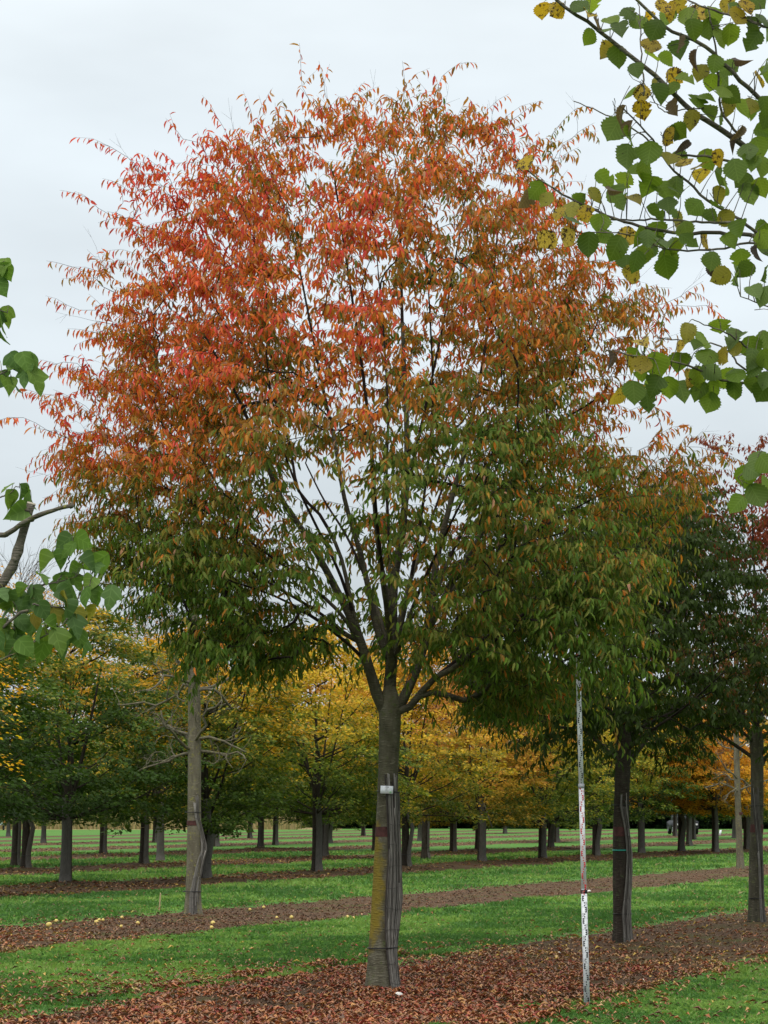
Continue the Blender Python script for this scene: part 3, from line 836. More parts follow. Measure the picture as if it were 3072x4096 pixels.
    while len(tg) < N and cnt < 200000:
        cnt += 1
        y = 232 + (1530 - 232) * rng.random() ** 0.9
        xl, xr = np.interp(y, ey, el), np.interp(y, ey, er)
        phi = rng.random() * 2 * math.pi
        rho = 0.3 + 0.7 * rng.random() ** 0.62
        cphi, sphi = math.cos(phi), math.sin(phi)
        cx = 835
        R = (xr - cx) if cphi > 0 else (cx - xl)
        if rng.random() > R / 760.0: continue
        x = cx + max(R - (25 if y > 960 else (112 if y < 620 and cphi < 0 else 70) + (25 if cphi > 0 else 0)), 30) * rho * cphi
        dep = 0.46 * (xr - xl) / ppm * rho * sphi
        if rng.random() > 0.3 + 0.7 * min(1, (xr - xl) / 1300): continue
        if y > 1395 and 600 < x < 985: continue
        if y > 1440 and x < 1000 and rng.random() < .8: continue
        # gaps: sparse inside, tiers of foliage outside
        p = P(x, y, dep)
        g = noise.noise(Vector((p[0] * .85 + 4, p[1] * .85, p[2] * 1.35)))
        if g < -0.1 and rng.random() < 0.8: continue
        if 620 < x < 1020 and 540 < y < 800 and rng.random() < 0.45: continue
        if rho < 0.5 and y < 900 and rng.random() < 0.25: continue
        if 560 < x < 1010 and 900 < y < 1330 and rng.random() < 0.5: continue
        tg.append(p)
    for k in range(60):
        tg.append(P(1170 + 190 * rng.random(), 1190 + 235 * rng.random(), -1.7 - .5 * rng.random()))
    for k in range(95):          # the low skirt on both sides
        y = 1120 + 310 * rng.random(); a = 190 + max(0, y - 1150) * 1.0
        tg.append(P(a + (640 - a) * rng.random() ** 1.3, y, rng.normal(0, .9)))
    for k in range(80):
        y = 1230 + 290 * rng.random(); b = 1400 - max(0, y - 1250) * .6
        tg.append(P(1010 + (b - 1010) * rng.random(), y, rng.normal(0, .8)))
    n_full = len(tg)
    # single thin tips that stick out of the outline
    for x, y, dd in [(240, 318, -.3), (190, 428, -.2), (140, 572, 0), (172, 670, -.2), (100, 792, .1), (50, 902, -.4), (150, 1015, .2), (650, 145, 0), (955, 165, 0), (700, 180, -.2), (875, 185, .2), (1120, 250, 0), (1250, 285, 0),
                     (1215, 262, .3), (1500, 662, .2), (1470, 640, -.2), (1555, 978, 0), (1530, 985, .4), (1520, 1080, -.4), (1325, 1575, -.5), (1300, 1540, -.4), (1290, 1500, -.6), (1140, 1560, -.4), (1050, 1500, -.2), (395, 300, .2), (480, 270, .3), (570, 245, .1)]:
        tg.append(P(x, y, dd))
        tg.append(P(x * .9 + 835 * .1, y * .9 + 850 * .1, dd + .1))
    for k in range(130):          # many more thin sprays all round
        y = 220 + 1100 * rng.random(); xl, xr = np.interp(y, ey, el), np.interp(y, ey, er)
        sgn = 1 if rng.random() < .5 else -1
        x = (xr - 30 - 40 * rng.random()) if sgn > 0 else (xl + 20 + 40 * rng.random())
        tg.append(P(x, y, rng.normal(0, .5)))
    tg = np.array(tg)
    limbs = [(l, a * (1.0 if a > .04 else .8), b * .8) if i else (l, a * .9, b * .7) for i, (l, a, b) in enumerate(limbs)]
    Pn, Dn, par, R, kids, paths, order = grow(limbs, tg, fork, rng, tip_r=0.0021, power=2.12)
    tb = Tubes(); skeleton_tubes(Pn, par, R, kids, 0.018, 9, tb)
    link('limbs', tb.build('limbs'), M_BARK, t)
    tb = Tubes(); skeleton_tubes(Pn, par, R, kids, 0, 0.018, tb)
    ctr = P(835, 900)
    LP, LD, LN, LO, tw = shoots(Pn, Dn, paths, rng, ctr, 0.5, np.where(order >= n_full, 1, 5), 0.32, 0.0425, 0.5, lambda p, r: False)
    for a, r0, r1 in tw: tb.add(a, np.linspace(r0, r1, len(a)), 3, cap=False)
    # bare twigs above the crown
    for k in range(190):
        i = rng.integers(0, len(paths)); p = Pn[paths[i][-1]]
        if p[2] < 4.5: continue
        o = unit(p - ctr) * .7 + np.array([0, 0, .5]) + rng.normal(0, .25, 3); o = unit(o)
        l = 0.3 + .5 * rng.random()
        a = [p + o * l * s + rng.normal(0, .008, 3) for s in np.linspace(0, 1, 6)]
        tb.add(a, np.linspace(.002, .0007, 6), 3)
        for q in range(3):
            b = a[1 + rng.integers(0, 4)]; v = unit(o + rng.normal(0, .5, 3))
            tb.add([b + v * .16 * s for s in (0, .5, 1)], [.0012, .0009, .0006], 3)
    link('branches', tb.build('branches'), M_TWIG, t)
    n = len(LP)
    # leaf colours: green low and inside, orange and red towards the top and the outer tips
    z = LP[:, 2]
    rr = np.hypot(LP[:, 0] / 3.2, LP[:, 1] / 3.0)
    cl = np.array([noise.noise(Vector((p[0] * .8, p[1] * .8 + 9, p[2] * .8))) for p in Pn[[pa[-1] for pa in paths]]])[LO]
    s = .95 * np.tanh((z - 5.45) / 1.45) + 1.2 * (rr - .66) * np.clip((z - 3.4) / 1.6, .15, 1) + 1.2 * cl * np.clip((z - 2.6) / 2.0, .7, 1) + rng.normal(0, .36, n)
    s += .4 * np.clip(-LP[:, 0] - .9, 0, 1) * np.exp(-((z - 5.4) / .8) ** 2)
    s += 0.34 * np.where(LP[:, 0] < 0, 1, -.05) * np.clip((z - 4.2), 0, 1)
    cols = [(.06, .108, .013), (.092, .15, .018), (.16, .175, .032), (.22, .17, .03), (.33, .16, .024), (.5, .17, .02), (.58, .12, .035), (.56, .07, .05), (.45, .24, .15)]
    cen = np.array([-1.5, -.9, -.3, 0.05, .4, .8, 1.25, 1.7, .7]); wid = np.array([.6, .55, .4, .35, .4, .5, .5, .5, .6]); amp = np.array([1.2, 1.2, 1.1, .8, 1, 1.1, 1.1, 1.0, .22])
    w = amp * np.exp(-((s[:, None].clip(-1.8, 1.9) - cen) / wid) ** 2) + 1e-4
    w[:, 4:6] += 0.012
    C = pal(cols, w, rng, n) * (0.8 + 0.45 * rng.random((n, 1))) * (1 + rng.normal(0, .06, (n, 3)))
    C = C.clip(.005, .8)
    L = 0.055 + 0.058 * rng.random(n) ** .8; W = L * (0.24 + .1 * rng.random(n))
    near = np.argsort(LP[:, 1])[:300]
    m = np.ones(n, bool); m[near] = False
    leaf_parts(t, LP, LD, LN, L, W, C, near, LANCE)
    link('foliage', leaf_cloud('foliage', LP[m], LD[m], LN[m], L[m], W[m], C[m], LEAF8), M_LEAF, t, kind='stuff')
    print('main leaves', n, 'targets', len(tg))
    # name card on the trunk
    Yc = Y0 - rad_at(1.98) - .05
    card = empty('name_card', (0, 0, 0), 'small white name card with print tied to the main trunk', 'label')
    c = px(1547, 3159, Yc); card.location = c
    tilt = Matrix.Rotation(math.radians(2.5), 4, 'Y')
    card.rotation_euler = (0, math.radians(2.5), 0)
    def cbox(name, m, cx, cz, w, h, d, dy=0.0):
        q = Tubes(); q.box((cx, dy, cz), (w / 2, 0, 0), (0, d / 2, 0), (0, 0, h / 2))
        return link(name, q.build(name, smooth=False), m, card)
    cbox('board', M_WHITE, 0, 0, .122, .074, .003)
    cbox('printed_line', M_BLACK, 0, .026, .037, .005, .001, -.003)
    for zz, wd, xo in ((.012, .022, -.002), (.003, .02, -.003), (-.006, .024, -.004)):
        cbox('printed_line', M_GREYP, xo, zz, wd, .003, .001, -.003)
    cbox('border_line', M_GREYP, 0, -.0315, .118, .0012, .001, -.003)
    q = Tubes(); q.add([(.036, -.0025, -.023), (.036, -.0036, -.023)], [.0095, .0095], 14); link('emblem', q.build('emblem', smooth=False), M_GREENP, card)
build_main()

# ------------------------------------------------------------------ two more trees of the same kind along the row
def build_row_tree(base, seed, H, R, zb, label, spans_px, ox, red, nt, teal=False, trunk_h=2.2):
    rng = np.random.default_rng(seed)
    t = empty('green_tree', base, label, 'tree', 'green trees in the front row')
    rs0 = .125
    zs = [-.1, 0, .1, .25, .5, .9, 1.4, 1.9, trunk_h, trunk_h + .3, trunk_h + .5]
    rs = [.2, .17, .142, .124, .112, .104, .1, .098, .1, .108, .09]
    ax = lambda z: .015 * z + .018 * math.sin(z * 2.1 + seed)
    V, T = loft([(ax(z), 0, z) for z in zs], rs, 18, .06, seed)
    link('trunk', tri_mesh('trunk', V, T, smooth=True), M_BARK_DARK if seed % 2 else M_BARK, t)
    rad_at = lambda z: float(np.interp(z, zs, rs))
    V, T = loft([(ax(z), 0, z) for z in (1.42, 1.46, 1.5, 1.54)], [rad_at(1.5) + .003] * 4, 18, 0, 3)
    link('paint_band', tri_mesh('paint_band', V, T, smooth=True), M_PAINT, t)
    ppm = F / (base.y * CP)
    spans = [(z, (a - ox) / ppm, (b - ox) / ppm) for z, a, b in spans_px]
    reeds(t, spans, rad_at, ax, 9, random.Random(seed), spans[-1][0])
    ring(t, 'tie', M_WIRE, (ax(.43) + .005, 0, .43), rad_at(.43) + .006, rad_at(.43) + .02, .006)
    ring(t, 'tie', M_WIRE, (ax(1.82), 0, 1.82), rad_at(1.8) + .02, rad_at(1.8) + .02, .006)
    if teal: ring(t, 'teal_tie', M_TEAL, (ax(1.24), 0, 1.24), rad_at(1.24) - .001, rad_at(1.24) + .002, .009)
    fork = np.array([ax(trunk_h), 0, trunk_h])
    limbs = [([fork - [0, 0, .2], fork + [0, 0, .5], fork + [.05, .05, 1.3], fork + [0, 0, H - trunk_h - .8]], .07, .01)]
    for k in range(11):
        a = k * 2.4 + rng.random(); el = .35 + .75 * rng.random(); ln = R * (.75 + .3 * rng.random())
        o = np.array([math.cos(a), math.sin(a), 0])
        limbs.append(([fork + [0, 0, .12 * k * .6 - .1], fork + o * .25 + [0, 0, .12 * k * .6 + .12], fork + o * ln * .6 + [0, 0, .12 * k * .6 + el * ln * .55], fork + o * ln + [0, 0, .12 * k * .6 + el * ln]], .042 - .002 * k, .008))
    tg = []
    zc = (zb + H) / 2
    while len(tg) < nt:
        v = rng.normal(0, 1, 3); v /= np.linalg.norm(v); rho = .35 + .65 * rng.random() ** .6
        p = np.array([v[0] * R * rho, v[1] * R * rho, zc + v[2] * (H - zb) / 2 * rho])
        if v[2] < 0: p[:2] *= 1.1
        if p[2] < zb: continue
        if p[2] < zb + .5 and np.hypot(p[0], p[1]) < .8: continue
        if noise.noise(Vector(p * .9 + seed)) < -.15: continue
        tg.append(p)
    Pn, Dn, par, Rr, kids, paths, order = grow(limbs, np.array(tg), fork, rng, tip_r=.0025, power=2.1, step=.22)
    tb = Tubes(); skeleton_tubes(Pn, par, Rr, kids, .016, 9, tb); link('limbs', tb.build('limbs'), M_BARK_DARK, t)
    tb = Tubes(); skeleton_tubes(Pn, par, Rr, kids, 0, .016, tb)
    ctr = np.array([0, 0, zc - .5])
    LP, LD, LN, LO, tw = shoots(Pn, Dn, paths, rng, ctr, .5, np.full(len(paths), 4), .32, .04, .5, lambda p, r: False)
    for a, r0, r1 in tw[::2]: tb.add(a, np.linspace(r0, r1, len(a)), 3)
    link('branches', tb.build('branches'), M_TWIG, t)
    n = len(LP)
    cl = np.array([noise.noise(Vector(p * .7 + 3)) for p in Pn[[pa[-1] for pa in paths]]])[LO]
    s = (LP[:, 2] - red) / 1.2 + .25 * LP[:, 0] * (base.x > 4) + .9 * cl + rng.normal(0, .25, n)
    cols = [(.028, .05, .006), (.042, .075, .008), (.08, .085, .012), (.15, .065, .016), (.13, .036, .017), (.19, .045, .022)]
    cen = np.array([-1.6, -.9, -.15, .4, .9, 1.5]); w = np.exp(-((s[:, None].clip(-1.8, 1.6) - cen) / .5) ** 2) + 1e-4
    w[:, 3] += .01
    C = (pal(cols, w, rng, n) * (.75 + .5 * rng.random((n, 1)))).clip(.004, .6)
    L = .075 + .04 * rng.random(n); W = L * (.32 + .1 * rng.random(n))
    near = np.argsort(LP[:, 1] + .3 * LP[:, 0] * (1 if base.x > 4 else 0))[:300]
    m = np.ones(n, bool); m[near] = False
    leaf_parts(t, LP, LD, LN, L, W, C, near, LANCE)
    link('foliage', leaf_cloud('foliage', LP[m], LD[m], LN[m], L[m], W[m], C[m], LEAF5), M_LEAF, t, kind='stuff')
    print('row tree leaves', n)

c6 = lambda x: 2048 + x / 1.62
build_row_tree(TR1, 21, 6.3, 2.1, 2.3, 'dark green tree with a teal tie round its trunk, right of the staff',
               [(0, c6(715), c6(778)), (.35, c6(712), c6(772)), (.43, c6(706), c6(768)), (.6, c6(720), c6(775)), (.9, c6(738), c6(785)), (1.2, c6(747), c6(790)), (1.5, c6(735), c6(775)), (1.85, c6(702), c6(754)), (2.0, c6(712), c6(752))],
               c6(712), 7.4, 900, teal=True, trunk_h=2.35)
build_row_tree(TR2, 22, 7.4, 2.7, 2.5, 'dark green tree with a reddish top at the right edge',
               [(0, c6(1600), c6(1640)), (.4, c6(1600), c6(1630)), (.8, c6(1598), c6(1632)), (1.2, c6(1590), c6(1628)), (1.6, c6(1575), c6(1612)), (2.2, c6(1560), c6(1610))],
               c6(1588), 4.0, 1100, trunk_h=2.5)

# ------------------------------------------------------------------ background trees
PAL = {
    'dark': ([(.024, .05, .007), (.038, .075, .009), (.06, .1, .013), (.15, .15, .02), (.38, .23, .015)], 4.9),
    'mixed': ([(.032, .06, .008), (.06, .095, .011), (.11, .13, .015), (.3, .2, .014), (.42, .22, .014)], 4.1),
    'yellow_green': ([(.05, .085, .012), (.1, .135, .017), (.19, .19, .02), (.38, .28, .022), (.44, .28, .024)], 4.15),
    'golden': ([(.06, .09, .012), (.13, .14, .017), (.27, .21, .02), (.42, .28, .024), (.38, .2, .024)], 3.6),
    'rust': ([(.08, .095, .014), (.18, .145, .018), (.33, .21, .022), (.36, .19, .026), (.28, .12, .024)], 3.2),
    'lime': ([(.05, .09, .012), (.1, .135, .017), (.19, .19, .02), (.3, .24, .024), (.38, .25, .026)], 3.75),
    'green': ([(.026, .056, .008), (.044, .085, .01), (.075, .11, .014), (.15, .14, .017), (.28, .18, .017)], 4.4),
    'orange': ([(.14, .12, .012), (.36, .2, .016), (.52, .27, .018), (.52, .24, .02), (.44, .19, .02)], 2.6),
    'hedge': ([(.014, .032, .009), (.022, .045, .012), (.032, .06, .015), (.05, .07, .02), (.08, .08, .02)], 5.0),
    'yellow': ([(.24, .17, .01), (.5, .29, .012), (.6, .33, .013), (.6, .3, .014), (.52, .23, .015)], 2.2),
}
def bg_crown(kind, seed, H, R, zb, n_leaf, lsize, nclump=380):
    rng = np.random.default_rng(seed)
    cols, mid = PAL[kind]
    if kind != 'hedge': cols = [tuple(min(.62, v * 1.3) for v in c) for c in cols]
    limbs = Tubes(); cl = []
    limbs.add(smooth_line([(0, 0, zb - .7), (.06, 0, zb + .4), (-.1, .06, zb + 1.2), (.08, 0, H * .55), (-.05, .1, H * .75)], 10), np.linspace(.085, .006, 10), 6)
    for k in range(5):
        a = k * 1.3 + rng.random(); limbs.add(smooth_line([(0, 0, zb - .2 + .15 * k), (.35 * math.cos(a), .35 * math.sin(a), zb + .6 + .15 * k), (.9 * math.cos(a), .9 * math.sin(a), zb + (H - zb) * .55), (1.2 * math.cos(a), 1.2 * math.sin(a), zb + (H - zb) * .8)], 8), np.linspace(.04, .006, 8), 5)
    def prof(f):          # crown radius over its height: full low down, domed above
        return R * (0.72 + 0.28 * min(1, f / .2)) * math.sqrt(max(0.0, 1 - max(0, (f - .25) / .77) ** 2.2))
    while len(cl) < nclump:
        f = rng.random() ** 1.05; a = rng.random() * 6.283
        rho = .25 + .75 * rng.random() ** .55
        r = prof(f) * rho * (1 + .34 * noise.noise(Vector((math.cos(a) * 1.6 + seed, math.sin(a) * 1.6, f * 5))))
        c = np.array([math.cos(a) * r, math.sin(a) * r, zb + (H - zb) * f - (.3 + .95 * noise.noise(Vector((math.cos(a) * 2.2 + seed, math.sin(a) * 2.2, 4.0)))) * rho * (1 - f)])
        c[2] = max(c[2], zb - .3)
        if noise.noise(Vector(c * .9 + seed * 1.7)) < -.22: continue
        cl.append(c)
    for k in range(46):
        c = cl[rng.integers(0, len(cl))]
        z0 = max(zb - .2, c[2] - .45 * np.hypot(c[0], c[1]) - .25)
        pts = smooth_line([(0, 0, z0), tuple(c * [.5, .5, 0] + [0, 0, z0 + (c[2] - z0) * .35]), tuple(c)], 6)
        limbs.add(pts, np.linspace(.026, .004, 6), 4)
        for q in range(3):
            p = pts[rng.integers(2, 6)]; v = unit(c * [1, 1, 0] + rng.normal(0, .5, 3)) 
            limbs.add([p, p + v * .3 + [0, 0, .05], p + v * .6], [.008, .005, .002], 3)
    cl = np.array(cl); nc = len(cl)
    k = rng.integers(0, nc, n_leaf)
    out = cl[k] * [1, 1, 0]; out = unit(out + 1e-6)
    a = rng.random(n_leaf) * 2 * math.pi; rad = .37 * rng.random(n_leaf) ** .55
    # a spray: flat, dipping towards the outside
    P = cl[k] + np.stack([np.cos(a) * rad, np.sin(a) * rad, rng.normal(0, .055, n_leaf)], 1)
    P[:, 2] -= .25 * (np.einsum('ij,ij->i', P - cl[k], out)) 
    D = unit(out * .7 + np.stack([np.cos(a), np.sin(a), np.full(n_leaf, -.35)], 1) + rng.normal(0, .3, (n_leaf, 3)))
    N = unit(np.array([0, 0, 1.0]) + .55 * out + rng.normal(0, .4, (n_leaf, 3)))
    cn = np.array([noise.noise(Vector(c * .8 + seed)) for c in cl])[k]
    rr = np.hypot(P[:, 0], P[:, 1]) / R
    s = (P[:, 2] - mid) / 1.6 + .8 * (rr - .6) + 1.0 * cn + rng.normal(0, .4, n_leaf)
    cen = np.array([-1.3, -.6, 0, .6, 1.2]); w = np.exp(-((s[:, None].clip(-1.5, 1.4) - cen) / .5) ** 2) + 1e-4
    C = (pal(cols, w, rng, n_leaf) * (.75 + .5 * rng.random((n_leaf, 1)))).clip(.004, .7)
    L = lsize * (.75 + .5 * rng.random(n_leaf)); W = L * (.55 + .15 * rng.random(n_leaf))
    return leaf_cloud('crown', P, D, N, L, W, C, LEAF4), limbs.build('limbs')

PROTO = {}
def proto(kind, H, R, zb, seed, n=24000, ls=.112):
    key = (kind, seed)
    if key not in PROTO:
        PROTO[key] = bg_crown(kind, seed, H, R, zb, n, ls) + (H, R)
    return PROTO[key]

TRUNKS = []
for sd in range(4):
    r = random.Random(50 + sd)
    zs = [-.1, 0, .1, .3, .7, 1.2, 1.8, 2.3, 2.8]
    rs = [.21, .18, .155, .13, .118, .11, .104, .1, .08]
    V, T = loft([(.02 * math.sin(z * 1.3 + sd) * z * .4, .01 * z, z) for z in zs], rs, 10, .1, sd)
    TRUNKS.append(tri_mesh('trunk', V, T, smooth=True))
MATS = []
for sd in range(5):       # buckled sheets of matting on the right flank of a trunk
    r = random.Random(70 + sd)
    zs = [0, .3, .55, .9, 1.25, 1.55, 1.85, 2.05]
    bow = [.02, .0, .01, .02 + .05 * (sd in (1, 3)), .03 + .1 * (sd in (1, 3)), .012, .0, -.01]
    V = []; ns = 6
    for z, b in zip(zs, bow):
        rad = float(np.interp(z, [0, .3, .7, 2.3], [.185, .14, .125, .108])) + .012
        for i in range(ns):
            a = math.radians(-95 + 110 * i / (ns - 1) + (20 if sd == 2 else 0))
            for th in (0, .014):
                V.append((b + (rad + th) * math.cos(a), (rad + th) * math.sin(a), z + .05 * (r.random() - .5) * (z > 1.9)))
    T = []
    w = ns * 2
    for j in range(len(zs) - 1):
        for i in range(ns - 1):
            for t0 in (0, 1):
                a = j * w + i * 2 + t0; b = a + 2
                q = (a, b, b + w, a + w) if t0 else (a, a + w, b + w, b)
                T += [(q[0], q[1], q[2]), (q[0], q[2], q[3])]
        for i in (0, ns - 1):
            a = j * w + i * 2; T += [(a, a + 1, a + 1 + w), (a, a + 1 + w, a + w)]
    for j in (0, len(zs) - 1):
        for i in range(ns - 1):
            a = j * w + i * 2; T += [(a, a + 1, a + 3), (a, a + 3, a + 2)]
    MATS.append(tri_mesh('reed_mat', np.array(V), np.array(T)))
tt = Tubes(); tt.add([(.02 + .15 * math.cos(a), .15 * math.sin(a), .45) for a in np.linspace(0, 2 * math.pi, 15)], [.007] * 15, 4, cap=False); TIE1 = tt.build('tie')
tt = Tubes(); tt.add([(.01 + .125 * math.cos(a), .125 * math.sin(a), 1.85) for a in np.linspace(0, 2 * math.pi, 15)], [.006] * 15, 4, cap=False); TIE2 = tt.build('tie')

rnd = random.Random(5)
KSEED = {'dark': [101, 102], 'mixed': [111, 112], 'yellow_green': [121], 'golden': [131], 'rust': [141], 'lime': [151, 152], 'green': [161], 'orange': [171]}
kcount = {}
def place_bg(base, kind, H, R, label, idx, group, zb=2.0, trunk=True, mat_on=True, seeds=None, name='nursery_tree', barkm=None, n=24000, ls=.112):
    c = kcount.get(kind, 0); kcount[kind] = c + 1
    sds = seeds or KSEED[kind]
    cr, lb, H0, R0 = proto(kind, H, R, zb, sds[c % len(sds)], n, ls)
    t = empty(name, base, label, 'tree', group)
    o = link('crown', cr, M_LEAF, t, kind='stuff')
    rz = rnd.random() * 6.28
    sc = (R / R0, R / R0, H / H0)
    o.scale = sc; o.rotation_euler = (0, 0, rz); dz = (rnd.uniform(-.5, .1) if base.x < 9 else rnd.uniform(.0, .25)) if mat_on else 0.0; o.location = (0, 0, dz)
    o = link('limbs', lb, M_BARK_DARK, t); o.scale = sc; o.rotation_euler = (0, 0, rz); o.location = (0, 0, dz)
    if trunk:
        o = link('trunk', TRUNKS[idx % 4], None, t); o.rotation_euler = (0, 0, 0)
        if mat_on:
            o = link('reed_mat', MATS[idx % 5], M_MAT, t); o.rotation_euler = (0, 0, math.radians(rnd.choice((-25, -10, 5, 15, -60))))
            link('tie', TIE1, M_WIRE, t); link('tie', TIE2, M_WIRE, t)
    return t
for tr in TRUNKS: tr.materials.append(M_BARK_DARK)
for i, (x, y, kind, H, R, label) in enumerate(BG):
    p = gp(x, y)
    t = place_bg(p, kind, H, R, label, i, 'nursery trees in the rows behind', zb=1.8 if kind != 'orange' else 1.95)
    if (x, y) == (573, 3464):
        ring(t, 'string', M_STAKE, (.01, 0, 1.22), .125, .125, .006, .02, 14)
    if (x, y) == (1925, 3457):
        q = Tubes(); q.box((.22, -.12, 1.62), (.02, 0, 0), (0, .006, 0), (.14, 0, -.42)); link('broken_slat', q.build('broken_slat', smooth=False), M_REED_PALE, t)
for i, ((x, y), lab) in enumerate(zip(FAR, FARL)):
    p = gp(x, y)
    kind = ['lime', 'mixed', 'mixed', 'lime', 'green', 'yellow_green', 'lime', 'golden', 'rust', 'lime', 'green'][i]
    t = place_bg(p, kind, 5.6 + .8 * (i % 3), 2.1 + .3 * (i % 2), lab, i, 'small far trees', zb=2.0)
# a yellow tree whose outer branches reach in at the left edge
yt = place_bg(Vector((-6.95, 29.5, 0)), 'yellow', 6.4, 2.15, 'yellow leaved tree reaching in at the left edge', 1, None, zb=2.6, seeds=[181], name='yellow_tree', n=9000, ls=.06)

# thinning tall trees whose twigs show against the sky
for x, y, H, lab, sd in ((60, 3470, 9.3, 'tall thinning yellow tree with bare top twigs, behind at far left', 185), (640, 3445, 9.0, 'tall thinning orange tree with bare top twigs, behind the bare grey tree', 186), (1700, 3440, 8.8, 'tall thinning tree with bare twigs behind the golden trees', 187)):
    t = place_bg(gp(x, y), 'rust' if sd == 186 else 'golden', H, 2.9, lab, 2, 'tall thinning trees', zb=2.4, seeds=[sd], name='thinning_tree', n=5200, ls=.085)
    rg = np.random.default_rng(sd); tb = Tubes()
    for k in range(150):
        a = rg.random() * 6.283; z = 3.5 + (H - 3.6) * rg.random() ** .7; r0 = 1.6 * rg.random() * math.sqrt(max(.05, (H + .3 - z) / (H - 3)))
        p = np.array([math.cos(a) * r0, math.sin(a) * r0, z]); v = unit(np.array([math.cos(a), math.sin(a), .9 + .6 * rg.random()]) + rg.normal(0, .25, 3)); l = .7 + .8 * rg.random()
        L_ = [p + v * l * q + rg.normal(0, .02, 3) for q in np.linspace(0, 1, 5)]
        tb.add(L_, np.linspace(.011, .003, 5), 3)
        for q in range(4):
            b_ = L_[1 + rg.integers(0, 4)]; w = unit(v + rg.normal(0, .5, 3)); tb.add([b_, b_ + w * .2, b_ + w * .4 + [0, 0, .03]], [.005, .004, .002], 3)
    link('twigs', tb.build('twigs'), M_TWIG_GREY, t)

# dark evergreen belt at the far end of the nursery
def bank_h(x, y):
    """low rise beyond the last row"""
    t = min(1.0, max(0.0, (y - 209) / 26)); w = min(1.0, max(0.0, (-6 - x) / 10))
    return 3.6 * t * t * (3 - 2 * t) * w
xs = np.linspace(-120, -4, 46); ys = np.linspace(207, 300, 24)
V = np.array([(x, y, bank_h(x, y) + (.006 if y > 208 else -.02)) for y in ys for x in xs]); w = 46
idx = (np.arange(23)[:, None] * w + np.arange(45)[None, :]).ravel()
M_BANK = simple('dry_grass_bank', (.2, .165, .07), .95, 3.0, .35)
link('bank', tri_mesh('bank', V, np.concatenate([np.stack([idx, idx + 1, idx + w + 1], 1), np.stack([idx, idx + w + 1, idx + w], 1)]), smooth=True), M_BANK, kind='structure')
HB = [(-33, 232, 7, 5), (-20, 236, 8, 4.5), (-6, 223, 7.5, 4.8), (-1.5, 228, 7, 4.5), (7.5, 229, 7.5, 4.6), (16, 228, 8, 4.6), (25, 227, 8, 4.8), (33.5, 226, 8, 4.8), (3, 224, 8.5, 4.8), (12, 222, 8, 4.6), (20, 221, 9, 5), (29, 220, 8.4, 4.8), (38, 219, 9, 5), (47, 221, 8.5, 5), (56, 222, 9, 5), (-46, 240, 9, 5), (-27, 246, 8, 5), (-13, 244, 8, 5), (-39, 248, 8, 5)]
HL = ['behind the dry meadow at left', 'left of the dark centre left trunk', 'left of the main trunk', 'hidden by the main trunk', 'second rank right of the main trunk', 'second rank behind the golden trees', 'second rank behind the staff', 'second rank before the orange pair', 'just right of the main trunk', 'behind the golden trees', 'left of the staff', 'behind the staff', 'behind the orange pair', 'behind the slim pale trunk', 'beyond the right edge', 'beyond the left edge', 'second rank at left', 'second rank left of centre', 'second rank at far left']
for i, ((x, y, H, R), l) in enumerate(zip(HB, HL)):
    place_bg(Vector((x, y, bank_h(x, y))), 'hedge', H, R, 'far dark green tree of the belt, ' + l, i, 'dark tree belt at the far end', zb=.15, mat_on=False, seeds=[191, 192], name='belt_tree', n=10000, ls=.48)

# ------------------------------------------------------------------ bare grey trees
def bare_tree(base, seed, H, label, whorls, r0):
    rng = np.random.default_rng(seed)
    t = empty('bare_tree', base, label, 'tree', 'bare grey trees')
    zs = np.array([-.1, 0, .12, .35, .8, 1.6, 2.6, 3.6, 4.6, 6, 7.5, 9, H])
    rs = r0 * np.array([1.75, 1.5, 1.28, 1.12, 1.02, .96, .94, .9, .84, .66, .46, .28, .05])
    V, T = loft([(.03 * math.sin(z * .6 + seed), .02 * z * .2, z) for z in zs], rs, 14, .06, seed)
    link('trunk', tri_mesh('trunk', V, T, smooth=True), M_BARK_GREY, t)
    tb = Tubes()
    def rec(p, d, l, r, lev):
        m = 7 if lev < 2 else 4
        pts = [np.array(p)]; dd = np.array(d)
        for i in range(m):
            dd = unit(dd + rng.normal(0, .34, 3) + np.array([0, 0, (.1 * (i / m) if lev == 0 else .16 * (i / m) - .04)]))
            pts.append(pts[-1] + dd * l / m)
        tb.add(pts, np.linspace(r, r * .4, m + 1), 6 if lev == 0 else 4 if lev == 1 else 3)
        if lev < 3:
            for k in range((5, 4, 3)[lev]):
                s = 1 + rng.integers(1, m); 
                v = unit(dd * .6 + rng.normal(0, .55, 3) + np.array([0, 0, .18]))
                rec(pts[min(s, m)], v, l * (.3 + .25 * rng.random()), r * (1 - s / m * .55) * .55, lev + 1)
    for z, a, l in whorls:
        d = unit(np.array([math.cos(a), math.sin(a), .12 + .1 * rng.random() + max(0, z - 4) * .07]))
        rec((0, 0, z), d, l, .03, 0)
    link('branches', tb.build('branches'), M_BARK_GREY, t)
    return t
wh = []
r = random.Random(3)
for z, k, l in ((2.82, 5, 1.15), (3.0, 2, .9), (3.85, 5, 1.35), (4.05, 2, 1.2), (5.2, 4, 1.8), (6.4, 4, 2.0), (7.4, 4, 2.0), (8.4, 4, 1.7), (9.6, 4, 1.3)):
    for i in range(k):
        wh.append((z + r.uniform(-.1, .1), i * 2 * math.pi / k + r.uniform(-.3, .3) + (0 if i % 2 else .2), l * r.uniform(.85, 1.15)))
b1 = bare_tree(BARE1, 7, 10.8, 'tall bare tree with a straight grey trunk and buckled matting, left of centre', wh, .118)
wh2 = []
